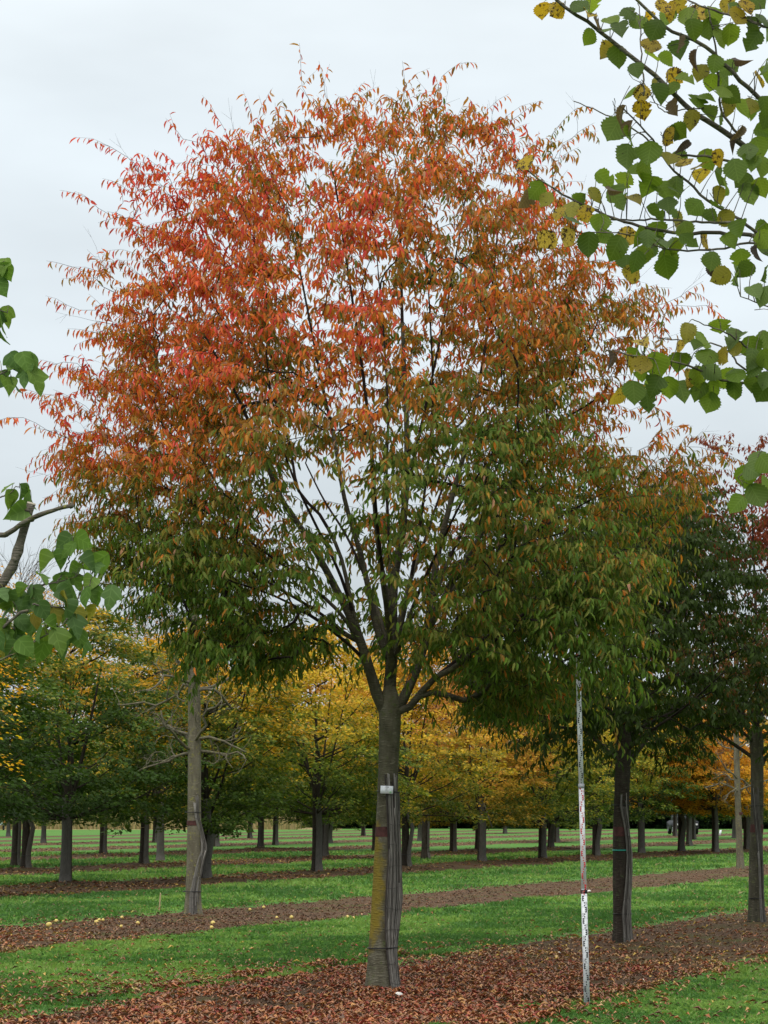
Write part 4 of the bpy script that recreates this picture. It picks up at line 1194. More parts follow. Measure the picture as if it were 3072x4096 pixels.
for z, k, l in ((2.35, 4, 1.3), (2.7, 3, 1.2), (3.6, 4, 1.2), (4.6, 4, 1.2)):
    for i in range(k): wh2.append((z, i * 2 * math.pi / k + r.uniform(-.3, .3), l * r.uniform(.85, 1.15)))
b2 = bare_tree(BARE2, 9, 7.0, 'bare tree with a slim pale grey trunk near the right edge', wh2, .1)
# matting on the first bare tree: buckled far out to the right in the middle
c4 = lambda x: (x / 1.62 - 765) / (F / (BARE1.y * CP))
rad1 = lambda z: float(np.interp(z, [0, .12, .35, .8, 1.6, 2.6], np.array([1.5, 1.28, 1.12, 1.02, .96, .94]) * .118))
reeds(b1, [(0, c4(1228), c4(1292)), (.35, c4(1228), c4(1293)), (.6, c4(1250), c4(1300)), (.9, c4(1275), c4(1318)), (1.12, c4(1302), c4(1340)), (1.35, c4(1285), c4(1318)), (1.7, c4(1255), c4(1284)), (2.05, c4(1245), c4(1282))],
      rad1, lambda z: 0.0, 7, random.Random(12), 2.05)
for z in (.4, 1.72):
    ring(b1, 'tie', M_WIRE, (.01, 0, z), rad1(z) + .02, rad1(z) + .025, .007)
V, T = loft([(.02, .005, z) for z in (1.5, 1.54, 1.58)], [rad1(1.5) + .004] * 3, 14, 0, 7); link('paint_band', tri_mesh('paint_band', V, T, smooth=True), M_PAINT, b1)
V, T = loft([(.02, .005, z) for z in (1.62, 1.66, 1.7)], [.1] * 3, 14, 0, 9); link('paint_band', tri_mesh('paint_band', V, T, smooth=True), M_PAINT, b2)

# ------------------------------------------------------------------ elm branches reaching in at the top right
def outline_leaf(name, half, teeth, fold, droop, sides=1.0, wave=0):
    """leaf built from a half outline (x, y) mirrored; teeth adds a serrated edge"""
    P = list(half)
    n = len(P)
    V = []; T = []
    for (x, y) in P:
        c = .06 * wave * y * (1 - y) * (1 if wave % 2 else -1) * .35          # the midrib bends sideways a little
        z = fold * x - droop * y * y
        w1 = .03 * math.sin(y * 9 + wave) * (wave > 0); w2 = .03 * math.sin(y * 8 + 2 * wave + 1) * (wave > 0)
        V += [(c - x, y, z + w1), (c, y, -droop * y * y), (c + x * sides, y, z + w2)]
    for i in range(n - 1):
        a = 3 * i; b = a + 3
        T += [(a, a + 1, b + 1), (a, b + 1, b), (a + 1, a + 2, b + 2), (a + 1, b + 2, b + 1)]
    return tri_mesh(name, np.array(V, float), np.array(T))
def serrate(prof, m, amp, seed=0):
    rr = random.Random(seed); ys = np.linspace(0, 1, m); out = []
    for i, y in enumerate(ys):
        x = float(np.interp(y, [p[0] for p in prof], [p[1] for p in prof]))
        out.append((x * (1 + (amp * rr.uniform(.4, 1.5) if i % 2 else -amp * rr.uniform(.2, .8)) - (.3 if seed % 4 == 3 and i in (9, 10) else 0)) if 0 < i < m - 1 else x, y + (-.012 if i % 2 and i < m - 1 else 0)))
    return out
ELMP = [(0, .02), (.06, .2), (.16, .34), (.32, .43), (.48, .44), (.64, .38), (.78, .26), (.88, .13), (.95, .05), (1, 0)]
ELM = []
for i in range(12):
    f = [.12, .3, .05, .55, .2, -.1][i % 6] + (.18 if i > 5 else 0); d = [.1, .25, .02, .3, -.1, .18][(i * 5 + i // 6) % 6]
    me = outline_leaf('elm_leaf', serrate([(y, x * (1 + .09 * math.sin(i * 2.1 + y * (4 + i % 4)))) for y, x in ELMP], 19, .09, i), 0, f, d, [1, .86, 1.1, 1, .9, 1.05][i % 6], i); me.materials.append(M_ELM); ELM.append(me)
curl = outline_leaf('curled_elm_leaf', serrate([(y, x * .5) for y, x in ELMP], 19, .07, 5), 0, 1.3, .45, .8); curl.materials.append(M_ELM); ELM.append(curl)

def elm():
    rng = np.random.default_rng(77)
    Yb = 9.0
    bx, by = 3.5, 9.3
    base = Vector((bx, by, 0))
    t = empty('elm_tree', base, 'elm with large serrated green and yellow leaves reaching in at top right', 'tree')
    off = np.array(base)
    zs = [-.1, 0, .15, .5, 1.2, 2.2, 3.0, 4.2, 5.4, 6.4]
    rs = [.2, .17, .145, .13, .12, .115, .105, .08, .05, .02]
    V, T = loft([(.02 * z, 0, z) for z in zs], rs, 14, .06, 8)
    link('trunk', tri_mesh('trunk', V, T, smooth=True), M_BARK, t)
    def P(x, y, dy=0): return np.array(pv(x, y, Yb + dy)) - off
    lines = [
        ([(1197, -2), (1290, 62), (1400, 150), (1490, 235), (1573, 289), (1659, 359), (1800, 470), (2000, 640), (2140, 900)], 0.0, .3, .007, .022),
        ([(1373, -3), (1440, 60), (1523, 100), (1600, 173), (1659, 233), (1800, 380), (2000, 640)], -.2, .2, .006, .016),
        ([(1240, 218), (1320, 253), (1387, 290), (1427, 330), (1523, 338), (1587, 350), (1659, 363), (1760, 440)], .1, .1, .002, .008),
        ([(1340, 228), (1384, 270), (1417, 313), (1447, 360), (1483, 390), (1533, 436), (1607, 480), (1659, 520), (1850, 640), (2080, 880)], -.05, .3, .003, .013),
        ([(1107, 340), (1170, 390), (1240, 433), (1273, 448), (1340, 476), (1440, 500), (1573, 506), (1659, 523), (1850, 650)], .15, .2, .003, .012),
        ([(1240, 502), (1310, 503), (1397, 513), (1427, 536), (1540, 540), (1659, 530), (1850, 640)], -.1, .2, .002, .007),
        ([(1275, 470), (1350, 475), (1430, 475), (1520, 480), (1600, 478)], .3, .05, .003, .006),
        ([(1356, 766), (1420, 775), (1487, 789), (1555, 819), (1613, 828), (1659, 835), (1850, 880), (2080, 1000)], 0, .3, .0025, .013),
        ([(1420, 730), (1480, 737), (1560, 750), (1600, 790), (1659, 830)], .2, .05, .002, .005),
        ([(1500, 693), (1560, 715), (1600, 740), (1640, 780), (1700, 840)], -.15, .1, .002, .006),
        ([(1595, 1030), (1630, 1000), (1680, 990), (1850, 985), (2080, 1080)], 0, .2, .002, .011),
        ([(1600, 640), (1640, 655), (1700, 680), (1850, 760), (2080, 930)], -.1, .2, .002, .009),
        ([(1380, 5), (1383, 60), (1387, 130), (1392, 205)], .05, -.1, .002, .004),
        ([(1530, 20), (1545, 90), (1553, 180), (1560, 240), (1600, 300)], -.1, 0, .003, .006),
        ([(1659, 60), (1600, 40), (1520, 15), (1450, -20)], -.25, -.1, .006, .003),
        ([(1387, 172), (1430, 238), (1480, 236), (1520, 234)], .1, 0, .002, .003),
        ([(1427, 285), (1432, 300), (1440, 330)], 0, 0, .0018, .002),
        ([(1320, 253), (1330, 235), (1322, 218)], .1, .1, .001, .0015),
    ]
    tb = Tubes(); nodes = []
    for pts, d0, d1, r0, r1 in lines:
        k = len(pts) - 1
        L = smooth_line([P(x, y, d0 + (d1 - d0) * i / k) for i, (x, y) in enumerate(pts)], len(pts) * 5)
        L = L + rng.normal(0, .002, L.shape)
        tb.add(L, np.linspace(r0, r1, len(L)), 7)
        nodes.append(L)
    # stems that carry these branches from the trunk
    for z0, tgt in ((2.6, (2080, 1000)), (3.0, (2080, 900)), (3.4, (2140, 900)), (2.9, (1850, 640)), (3.3, (2000, 640)), (3.1, (1850, 980))):
        b = P(tgt[0], tgt[1], .28)
        tb.add(smooth_line([(.02 * z0, 0, z0), tuple((b + [0.05, 0, z0]) / 2 + [0, 0, -.0]) if False else tuple(np.array([b[0] * .5, b[1] * .5, (z0 + b[2]) / 2])), tuple(b)], 8), np.linspace(.03, .018, 8), 7)
    nodes = np.concatenate(nodes)
    c8 = lambda x, y: ((2050 + x / 1.623) / K, (y / 1.623) / K)
    c2 = lambda x, y: ((2072 + x / 1.659) / K, (1100 + y / 1.659) / K)
    A = """195,70,y 290,60,y 440,45 500,85,y 510,20 545,150,b 495,240,s 640,140 700,190,g 620,200 760,90 820,150 870,130,y 930,190,g 1030,80,y 980,50,y 1000,110 1090,40,y 1140,110 1200,90,y 1170,190 1280,190,g 1300,110 1350,250 1400,50,y 1450,70 1410,230 1450,110,y 1560,170 1560,270 1640,120 1640,210 1520,40,y 1590,10
630,350,y 690,370,g 800,460 900,300,y 890,270 1000,390 1080,290,b 1100,330 900,370 1180,390,b 1220,470,y 1310,420 1400,440 1380,520 1290,540 1430,620 1360,600 1480,400,b 1640,440 1640,500 1600,520,y 1120,520 1060,490,y 930,560,y 950,600,g 840,610,y 760,610,s 835,720,y 1050,700,b 1030,580 1260,640 1390,690,y 1490,720,g 1580,720 1550,690,y 1640,690 1640,780 1160,780,y 1260,750 1350,760 1210,660
655,840,g 700,750,b 770,840,b 760,890 1090,850 1010,890,y 1030,870,s 1110,950,b 1020,1030,y 740,1020,g 800,1000 890,1000,g 1120,1060,y 1090,1030 1220,1080,y 1270,1040 1340,1030,y 1470,860,b 1440,920,b 1530,990 1600,960 1640,850 1640,920 1450,1110 1540,1070 1620,1080
600,1170,g 730,1180 800,1130 850,1110 880,1200,g 990,1240,g 1060,1210 1090,1260 650,1240,b 540,1270,y 680,1290,g 790,1290,y 455,1310 220,1300,y 150,1240 85,1060,y 85,1300,b 300,1390,y 380,1370,y 400,1440,g 480,1390,y 565,1460,g 495,1590,g 220,1560,y 360,1550,y 740,1530,y 665,1610,g 820,1540,g 600,1540 930,1390,g 1010,1330 1040,1370 1320,1160,g 1230,1140,y 1390,1220 1500,1180 1530,1260 1620,1220 1340,1270,y 1190,1340 1270,1430 1380,1420,y 1490,1490 1410,1560 1330,1340 1120,1480 1080,1440,y 1150,1560 1000,1570 960,1590 890,1620 880,1550 940,1510 1060,1600 1250,1570,y 1600,1500 1640,1560
800,1700,g 740,1710 850,1660 790,1780,y 1000,1740,g 1010,1690 1290,1700 1350,1800,y 1300,1770,b 1450,1800,g 1510,1760 1490,1680 1580,1650,b 1640,1650 1630,1780 1620,1920,g 1570,1890"""
    B = """1120,380,y 1330,340 1220,440 1070,490,y 920,600,g 1075,590,g 1260,530,g 1200,490 1440,420,g 1440,490,y 1550,480,g 1640,440 1550,560,g 1640,560 1360,550,y 1290,630 1450,650,g 1560,620 1130,690,y 1200,680 1090,770 1200,770 1290,770 1270,850 1430,760 1390,690 1000,750 910,740 880,740,s 770,780,g 860,840,g 660,810,y 620,560,b 740,590,y 830,440,y 820,600,y 760,540 830,640 1640,700 1620,780 1560,720 1510,1340,g 1590,1230,g 1640,1240 1450,1520 1580,1470,g 1640,1400 1560,1300"""
    items = [(c8, s) for s in A.split()] + [(c2, s) for s in B.split()]
    for fn, s in items:
        q = s.split(','); x, y = fn(float(q[0]), float(q[1])); f = q[2] if len(q) > 2 else ''
        c = P(x, y, 0)
        k = int(np.argmin(np.linalg.norm((nodes - c) * [1, .3, 1], axis=1)))
        a = nodes[k]
        c = P(x, y, a[1] + off[1] - Yb + rng.normal(0, .09))
        size = {'g': .102, 's': .075, 'b': .085, 'y': .086}.get(f, .09) * (.92 + .22 * rng.random())
        away = c - a; away[1] *= .4; away = unit(away + 1e-6)
        d = unit(away * .55 + np.array([rng.normal(0, .35), rng.normal(0, .3), -.75]))
        nrm = unit(np.array([rng.normal(0, .4), -.8 if rng.random() < .75 else .8, .55 + rng.normal(0, .25)]))
        if f in ('s', 'b'): nrm = unit(nrm + np.array([1.2 * rng.choice((-1, 1)), 0, 0]))
        X, Yv, Z = [v[0] for v in leaf_frames(d[None], nrm[None])]
        st = c - Yv * size * .5
        if f == 'y': cc = [(.4, .27, .02), (.3, .23, .03), (.42, .3, .06), (.22, .2, .03)][rng.integers(0, 4)]
        elif f == 'b': cc = [(.07, .045, .03), (.1, .07, .035), (.05, .035, .028)][rng.integers(0, 3)]
        else: cc = [(.1, .165, .016), (.13, .2, .02), (.08, .13, .016), (.16, .23, .026), (.12, .18, .05), (.065, .11, .016)][rng.integers(0, 6)]
        vr = .85 + .3 * rng.random()
        mesh = ELM[12] if f == 'b' and rng.random() < .7 else ELM[rng.integers(0, 12)]
        o = bpy.data.objects.new('leaf', mesh); col.objects.link(o); o.parent = t
        wd = size * (.95 + .15 * rng.random())
        o.matrix_local = Matrix(((X[0] * wd, Yv[0] * size, Z[0] * size, st[0]), (X[1] * wd, Yv[1] * size, Z[1] * size, st[1]), (X[2] * wd, Yv[2] * size, Z[2] * size, st[2]), (0, 0, 0, 1)))
        o.color = (cc[0] * vr, cc[1] * vr, cc[2] * vr, 1)
        if f == 'y': o['label'] = 'yellowed elm leaf with dark blotches'
        if f == 'b': o['label'] = 'withered brown curled elm leaf'
        # twiglet and stalk from the branch to the leaf
        mid = (a + st) / 2 + rng.normal(0, .006, 3) + [0, 0, .01]
        tb.add(smooth_line([a, mid, st], 5), np.linspace(.0022, .0011, 5), 4)
    # some side twigs with buds
    for k in range(60):
        a = nodes[rng.integers(0, len(nodes))]; v = unit(rng.normal(0, 1, 3) + [-.6, 0, .3])
        tb.add([a + v * .1 * s + rng.normal(0, .003, 3) for s in (0, .33, .66, 1)], [.002, .0016, .0013, .0018], 4)
    link('branches', tb.build('branches'), M_BARK_LICH, t)
elm()

# ------------------------------------------------------------------ pollarded tree with lobed leaves at the left edge
def lobe(prof, m=15):
    ys = np.linspace(0, 1, m)
    return [(float(np.interp(y, [p[0] for p in prof], [p[1] for p in prof])), y) for y in ys]
HEART = [(0, .08), (.04, .3), (.12, .43), (.25, .5), (.4, .5), (.55, .42), (.7, .29), (.82, .16), (.92, .06), (1, 0)]
LOBED = [(0, .06), (.05, .24), (.15, .36), (.3, .44), (.42, .5), (.5, .52), (.53, .28), (.6, .26), (.7, .25), (.8, .18), (.9, .08), (1, 0)]
LOB = []
for i in range(5):
    me = outline_leaf('lobed_leaf', lobe(HEART if i in (0, 2, 4) else LOBED), 0, [.1, .35, .5, .15, .8][i], [.12, .25, .35, .1, .4][i], [1, .95, 1, .7, .9][i], i + 1); me.materials.append(M_LOBED); LOB.append(me)
def pollard():
    rng = np.random.default_rng(31)
    Yb = 13.2
    base = Vector((-3.75, 13.4, 0)); off = np.array(base)
    t = empty('pollarded_tree', base, 'tree with sawn off limbs and big lobed green leaves at the left edge', 'tree')
    q3 = lambda x, y, dy=0.0: np.array(px(x / 2.458, 1900 + y / 2.458, Yb + dy)) - off
    q7 = lambda x, y, dy=0.0: np.array(px(x / 1.58, 900 + y / 1.58, Yb + dy)) - off
    zs = [-.1, 0, .15, .5, 1.2, 2.0, 2.5]
    rs = [.2, .17, .15, .135, .125, .12, .1]
    V, T = loft([(.03 * z, 0, z) for z in zs], rs, 14, .06, 5)
    link('trunk', tri_mesh('trunk', V, T, smooth=True), M_BARK_LICH, t)
    tb = Tubes()
    nodes = []
    def br(pts, r0, r1, d0=0, d1=0, fn=q3, sides=8, start=None):
        k = len(pts) - 1
        ctrl = [fn(x, y, d0 + (d1 - d0) * i / k) for i, (x, y) in enumerate(pts)]
        if start is not None: ctrl = [np.array(start)] + ctrl
        L = smooth_line(ctrl, len(ctrl) * 5); L = L + rng.normal(0, .0025, L.shape)
        tb.add(L, np.linspace(r0, r1, len(L)) * (1 + .08 * rng.normal(size=len(L))), sides)
        nodes.append(L); return L
    s0 = (.08, 0, 2.4)
    br([(-500, 1700), (-150, 1250), (60, 1010), (130, 880), (190, 720), (225, 590), (262, 420), (312, 285)], .055, .026, 0, 0, start=s0, sides=12)
    L = nodes[-1]
    # the pale sawn end
    e = L[-1]; d = unit(L[-1] - L[-4])
    q = Tubes(); q.add([e - d * .004, e + d * .006], [.027, .0265], 12); link('sawn_end', q.build('sawn_end', smooth=False), M_STUMP, t)
    br([(-700, 1400), (-300, 760), (-60, 600), (70, 588), (180, 500), (310, 430), (430, 375), (560, 335), (715, 300)], .03, .0115, .1, -.25, start=s0)
    br([(-500, 1900), (-100, 1640), (0, 1540), (100, 1440), (200, 1352), (272, 1335)], .022, .008, -.1, -.2, start=s0)
    br([(-400, 2050), (-60, 1850), (60, 1790), (230, 1720), (420, 1590), (600, 1480), (665, 1410)], .014, .003, -.2, -.3, start=s0)
    br([(130, 1520), (200, 1400), (262, 1340), (330, 1120), (450, 1080), (560, 1058)], .011, .005, -.1, .05)
    br([(320, 1270), (430, 1285), (560, 1300), (690, 1292), (750, 1240), (785, 1180), (860, 1100), (960, 1090)], .006, .003, -.2, -.1)
    br([(560, 1058), (640, 930), (680, 820), (700, 750), (760, 700)], .005, .0025, .05, .05)
    br([(560, 1058), (700, 1010), (800, 985), (880, 1000)], .004, .002, .05, .1)
    br([(700, 1290), (700, 1380), (720, 1440), (760, 1480)], .003, .002, -.15, -.2)
    br([(-200, 300), (0, 225), (60, 195), (120, 155), (150, 120), (200, 130)], .006, .0025, 0, 0)
    br([(-150, 1100), (0, 945), (60, 915), (130, 878), (180, 860)], .006, .0025, 0, 0, fn=q7)
    br([(-150, 700), (-20, 560), (10, 540), (45, 560)], .006, .0025, 0, 0, fn=q7)
    br([(-150, 420), (-20, 280), (10, 262), (40, 265)], .006, .0025, 0, 0, fn=q7)
    br([(-300, 1700), (-250, 1200), (-220, 700), (-180, 300), (-160, 0), (-150, -300)], .02, .006, .2, 0, fn=q7, start=(.1, 0, 2.4))
    # lichen knots
    for x, y in ((265, 350), (150, 830), (310, 440), (700, 300), (60, 585), (330, 1110)):
        c = q3(x, y, -.02); v = unit(rng.normal(0, 1, 3))
        tb.add([c - v * .012, c, c + v * .012], [.012, .021, .01], 7)
    N = np.concatenate(nodes)
    items = """65,125 95,250,n 110,340,n 165,380,n 215,190 290,240,n 620,665 820,650 660,740 860,740 450,860 610,830 930,850,B 870,870 635,1030,H 425,1010 720,940 940,900 690,1130 880,1070 840,1210 900,1180 930,1190 1075,1210,B 590,1130 640,1200 790,1400,Y 890,1360,Y 660,1240,Y 550,1380,Y 740,1490,B 780,1620 830,1700,n 570,1640,B 410,1740,H 600,1720 520,1500 620,1420 380,1570 430,1340 360,1440,Y 290,1180 360,1180 180,1240 200,1290 280,1290 110,1330 40,1380 60,1260 20,1180 100,1220 230,1470 290,1600 150,1650,B 60,1630,B 120,1720 20,1520 30,1730,Y 260,1700 190,1800,n 10,1650 170,1560 210,1160 330,1480 480,1570 90,1480 700,1560 750,1060 660,1330""".split()
    items7 = """20,260 40,300 10,400 0,310 45,580 15,640,n 10,700,n 0,600 85,865 165,870,H 60,890 210,890,n 150,950,B 235,990,B 95,1010,n 55,1010 30,980 10,985 -30,300 -30,650 -40,900""".split()
    for fn, lst in ((q3, items), (q7, items7)):
        for s in lst:
            a = s.split(','); f = a[2] if len(a) > 2 else ''
            c = fn(float(a[0]), float(a[1]))
            k = int(np.argmin(np.linalg.norm((N - c) * [1, .3, 1], axis=1))); nd0 = N[k]
            c = fn(float(a[0]), float(a[1]), nd0[1] + off[1] - Yb + rng.normal(0, .06))
            size = {'B': .18, 'H': .155, 'n': .135}.get(f, .13) * (.9 + .2 * rng.random())
            away = unit((c - nd0) * [1, .4, 1] + 1e-6)
            d = unit(away * .5 + np.array([rng.normal(0, .38), rng.normal(0, .3), -.75]))
            nrm = unit(np.array([rng.normal(0, .75), -.75, .6 + rng.normal(0, .4)]))
            if f == 'n': nrm = unit(nrm + np.array([1.3 * rng.choice((-1, 1)), 0, 0]))
            X, Yv, Z = [v[0] for v in leaf_frames(d[None], nrm[None])]
            st = c - Yv * size * .5
            cc = [(.2, .19, .02), (.26, .21, .03)][rng.integers(0, 2)] if f == 'Y' else [(.07, .14, .025), (.09, .17, .026), (.06, .12, .03), (.12, .2, .03), (.08, .15, .04)][rng.integers(0, 5)]
            mesh = LOB[0] if f == 'H' else LOB[rng.choice((1, 3))] if f == 'B' else LOB[rng.integers(0, 5)]
            o = bpy.data.objects.new('leaf', mesh); col.objects.link(o); o.parent = t
            wd = size * (.82 + .15 * rng.random())
            o.matrix_local = Matrix(((X[0] * wd, Yv[0] * size, Z[0] * size, st[0]), (X[1] * wd, Yv[1] * size, Z[1] * size, st[1]), (X[2] * wd, Yv[2] * size, Z[2] * size, st[2]), (0, 0, 0, 1)))
            vr = .85 + .3 * rng.random()
            o.color = (cc[0] * vr, cc[1] * vr, cc[2] * vr, 1)
            if f == 'Y': o['label'] = 'yellowed lobed leaf'
            tb.add(smooth_line([nd0, (nd0 + st) / 2 + [0, 0, .02], st], 5), np.linspace(.0025, .0014, 5), 4)
    link('branches', tb.build('branches'), M_BARK_LICH, t)
pollard()

# ------------------------------------------------------------------ measuring staff
def staff():
    b = gp(2348, 4030)
    b.z = surf(b.x, b.y) - .01
    t = empty('measuring_staff', b, 'telescopic white measuring staff with black and red scale marks', 'measuring staff')
    top = px(2303, 2300, b.y)
    lean = math.atan2(top.x - b.x, top.z)
    t.rotation_euler = (0, lean, 0)
    secs = [(0, 1.055, .0260), (1.055, 2.0, .0232), (2.0, 3.0, .0212), (3.0, 3.98, .0188)]
    hw_at = lambda z: [h for a, c, h in secs if a <= z < c + .001][-1]
    for a, c, h in secs:
        q = Tubes(); q.box((0, 0, (a + c) / 2), (h, 0, 0), (0, .016 - (.026 - h), 0), (0, 0, (c - a) / 2)); link('section', q.build('section', smooth=False), M_STAFF, t)
        if a > 0:
            q = Tubes(); q.box((0, 0, a - .02), (h + .006, 0, 0), (0, .017, 0), (0, 0, .018)); link('clamp', q.build('clamp', smooth=False), M_BLACK if a < 1.5 else M_STAFF_GREY, t)
    Emesh = {}
    src = []
    for dm in range(0, 39):
        fc = bpy.data.curves.new('numeral', 'FONT'); fc.body = '%02d' % dm; fc.size = .052; fc.align_x = 'CENTER'; fc.align_y = 'CENTER'; fc.resolution_u = 2
        fo = bpy.data.objects.new('numeral_source', fc); col.objects.link(fo); src.append(fo)
    dg = bpy.context.evaluated_depsgraph_get(); nums = [bpy.data.meshes.new_from_object(fo.evaluated_get(dg)) for fo in src]
    for fo in src: bpy.data.objects.remove(fo)
    for dm in range(0, 39):
        z0 = dm * .1
        red = (dm // 10) % 2 == 1
        h = hw_at(z0 + .05); yf = -(.016 - (.026 - h)) - .0012
        m, mg = (M_RED, M_PINKP) if red else (M_BLACK, M_GREYP)
        left = dm % 2 == 1
        s = -1 if left else 1
        xo = s * h * .42
        key = (s, round(h, 4))
        if key not in Emesh:
            q = Tubes()      # the E: spine towards the edge, three arms
            w = h * .34
            q.box((s * w * .62, 0, .0745), (w * .38, 0, 0), (0, .0008, 0), (0, 0, .0235))
            for zz in (.0555, .0745, .0935): q.box((-s * w * .3, 0, zz), (w * .55, 0, 0), (0, .0008, 0), (0, 0, .0048))
            me = q.build('scale_mark', smooth=False)
            q = Tubes()
            for zz in (.012, .036): q.box((-s * w * .2, 0, zz), (w * .5, 0, 0), (0, .0008, 0), (0, 0, .0055))
            Emesh[key] = (me, q.build('scale_dots', smooth=False))
        for me in Emesh[key]:
            cp = bpy.data.objects.new('scale_mark' if me is Emesh[key][0] else 'scale_dots', me); col.objects.link(cp); cp.parent = t
            cp.location = (xo if me is Emesh[key][0] else xo * .2, yf, z0)
            if not len(me.materials): me.materials.append(M_BLACK)
            cp.material_slots[0].link = 'OBJECT'; cp.material_slots[0].material = m
        me = nums[dm]
        me.name = 'numeral'
        me.materials.clear(); me.materials.append(mg)
        o = link('numeral', me, None, t); o.location = (-s * h * .5, yf - .0002, z0 + .026); o.rotation_euler = (math.pi / 2, 0, 0); o.scale = (.42, 1, 1)
    for dm in range(1, 40):
        h = hw_at(dm * .1 - .01); q = Tubes(); q.box((0, -(.016 - (.026 - h)) - .0008, dm * .1), (h * .98, 0, 0), (0, .0005, 0), (0, 0, .0008)); link('scale_line', q.build('scale_line', smooth=False), M_GREYP, t)
staff()

# ------------------------------------------------------------------ grass, litter and small things on the ground
def visible_xy(rng, n, y0, y1, power):
    """random ground points in and a little beside the view, denser near the camera"""
    t = rng.random(n)
    k = 1 - power
    Y = (y0 ** k + t * (y1 ** k - y0 ** k)) ** (1 / k)
    X = (rng.random(n) * 2 - 1) * (Y * .178 + .9)
    return X, Y
GRIDS = {}
def vnoise(X, Y, s, o):
    """smooth noise read from a periodic grid"""
    if o not in GRIDS: GRIDS[o] = np.random.default_rng(int(o * 10) + 1).uniform(-.75, .75, (128, 128))
    g = GRIDS[o]
    a = np.asarray(X) * s * 1.15 + 500; b = np.asarray(Y) * s * 1.15 + 500
    i = np.floor(a).astype(int); j = np.floor(b).astype(int); fa = a - i; fb = b - j
    fa = fa * fa * (3 - 2 * fa); fb = fb * fb * (3 - 2 * fb)
    G = lambda p, q: g[p % 128, q % 128]
    return (G(i, j) * (1 - fa) + G(i + 1, j) * fa) * (1 - fb) + (G(i, j + 1) * (1 - fa) + G(i + 1, j + 1) * fa) * fb

def soil_mask(X, Y, marg=0.0):
    u = X - SL * Y; best = np.full(len(X), -9.0)
    for u0, hw in ROWS:
        best = np.maximum(best, 1.0 - np.abs(u - u0) / hw)
    return best            # > 0 inside a strip

def grass():
    rng = np.random.default_rng(8)
    X, Y = visible_xy(rng, 380000, 16.5, 95, 1.75)
    e = soil_mask(X, Y)
    nn = .18 * vnoise(X, Y, 1.6, 2.0) + .1 * vnoise(X, Y, 4.5, 6.0)
    k = (e + nn) < 0.03
    X, Y, e = X[k], Y[k], e[k]
    n = len(X)
    tall = vnoise(X, Y, .9, 11.0); hue = vnoise(X, Y, .45, 5.0); fine = vnoise(X, Y, 3.0, 8.0)
    h = (.04 + .035 * rng.random(n)) * (1 + .8 * tall) * np.clip(.75 + Y / 90, .75, 1.6)
    w = (.0045 + .003 * rng.random(n)) * np.clip(Y / 22, .9, 3.2)
    a = rng.random(n) * 6.283
    lean = rng.normal(0, .55, (n, 2))
    B = np.stack([X, Y, np.full(n, -.004)], 1)
    dx = np.stack([np.cos(a) * w, np.sin(a) * w, np.zeros(n)], 1)
    midp = B + np.stack([lean[:, 0] * h * .35, lean[:, 1] * h * .35, h * .6], 1)
    tip = B + np.stack([lean[:, 0] * h, lean[:, 1] * h, h * (1 - .18 * np.abs(lean).sum(1)).clip(.35)], 1)
    V = np.stack([B - dx, B + dx, tip, midp - dx], 1).reshape(-1, 3)
    base = (np.arange(n) * 4)[:, None, None]
    T = (np.array([(0, 1, 2), (0, 2, 3)])[None] + base).reshape(-1, 3)
    g = np.array([.112, .25, .044]); y_ = np.array([.28, .38, .09]); d = np.array([.055, .14, .028]); st = np.array([.3, .27, .12])
    f = np.clip(.45 + .8 * hue + .6 * fine + rng.normal(0, .2, n), 0, 1)[:, None]
    C = d * (1 - f) * (f < .5) + g * np.where(f < .5, f, 1 - (f - .5)) + y_ * np.clip(f - .5, 0, 1) + d * .0
    C = C * (.85 + .35 * rng.random((n, 1)))
    s = rng.random(n) < .045
    C[s] = st * (.6 + .5 * rng.random((s.sum(), 1)))
    link('grass', tri_mesh('grass', V, T, np.repeat(C, 4, axis=0)), M_GRASS, label='short green mown grass between the soil strips', cat='grass', kind='stuff')
    print('blades', n)
grass()

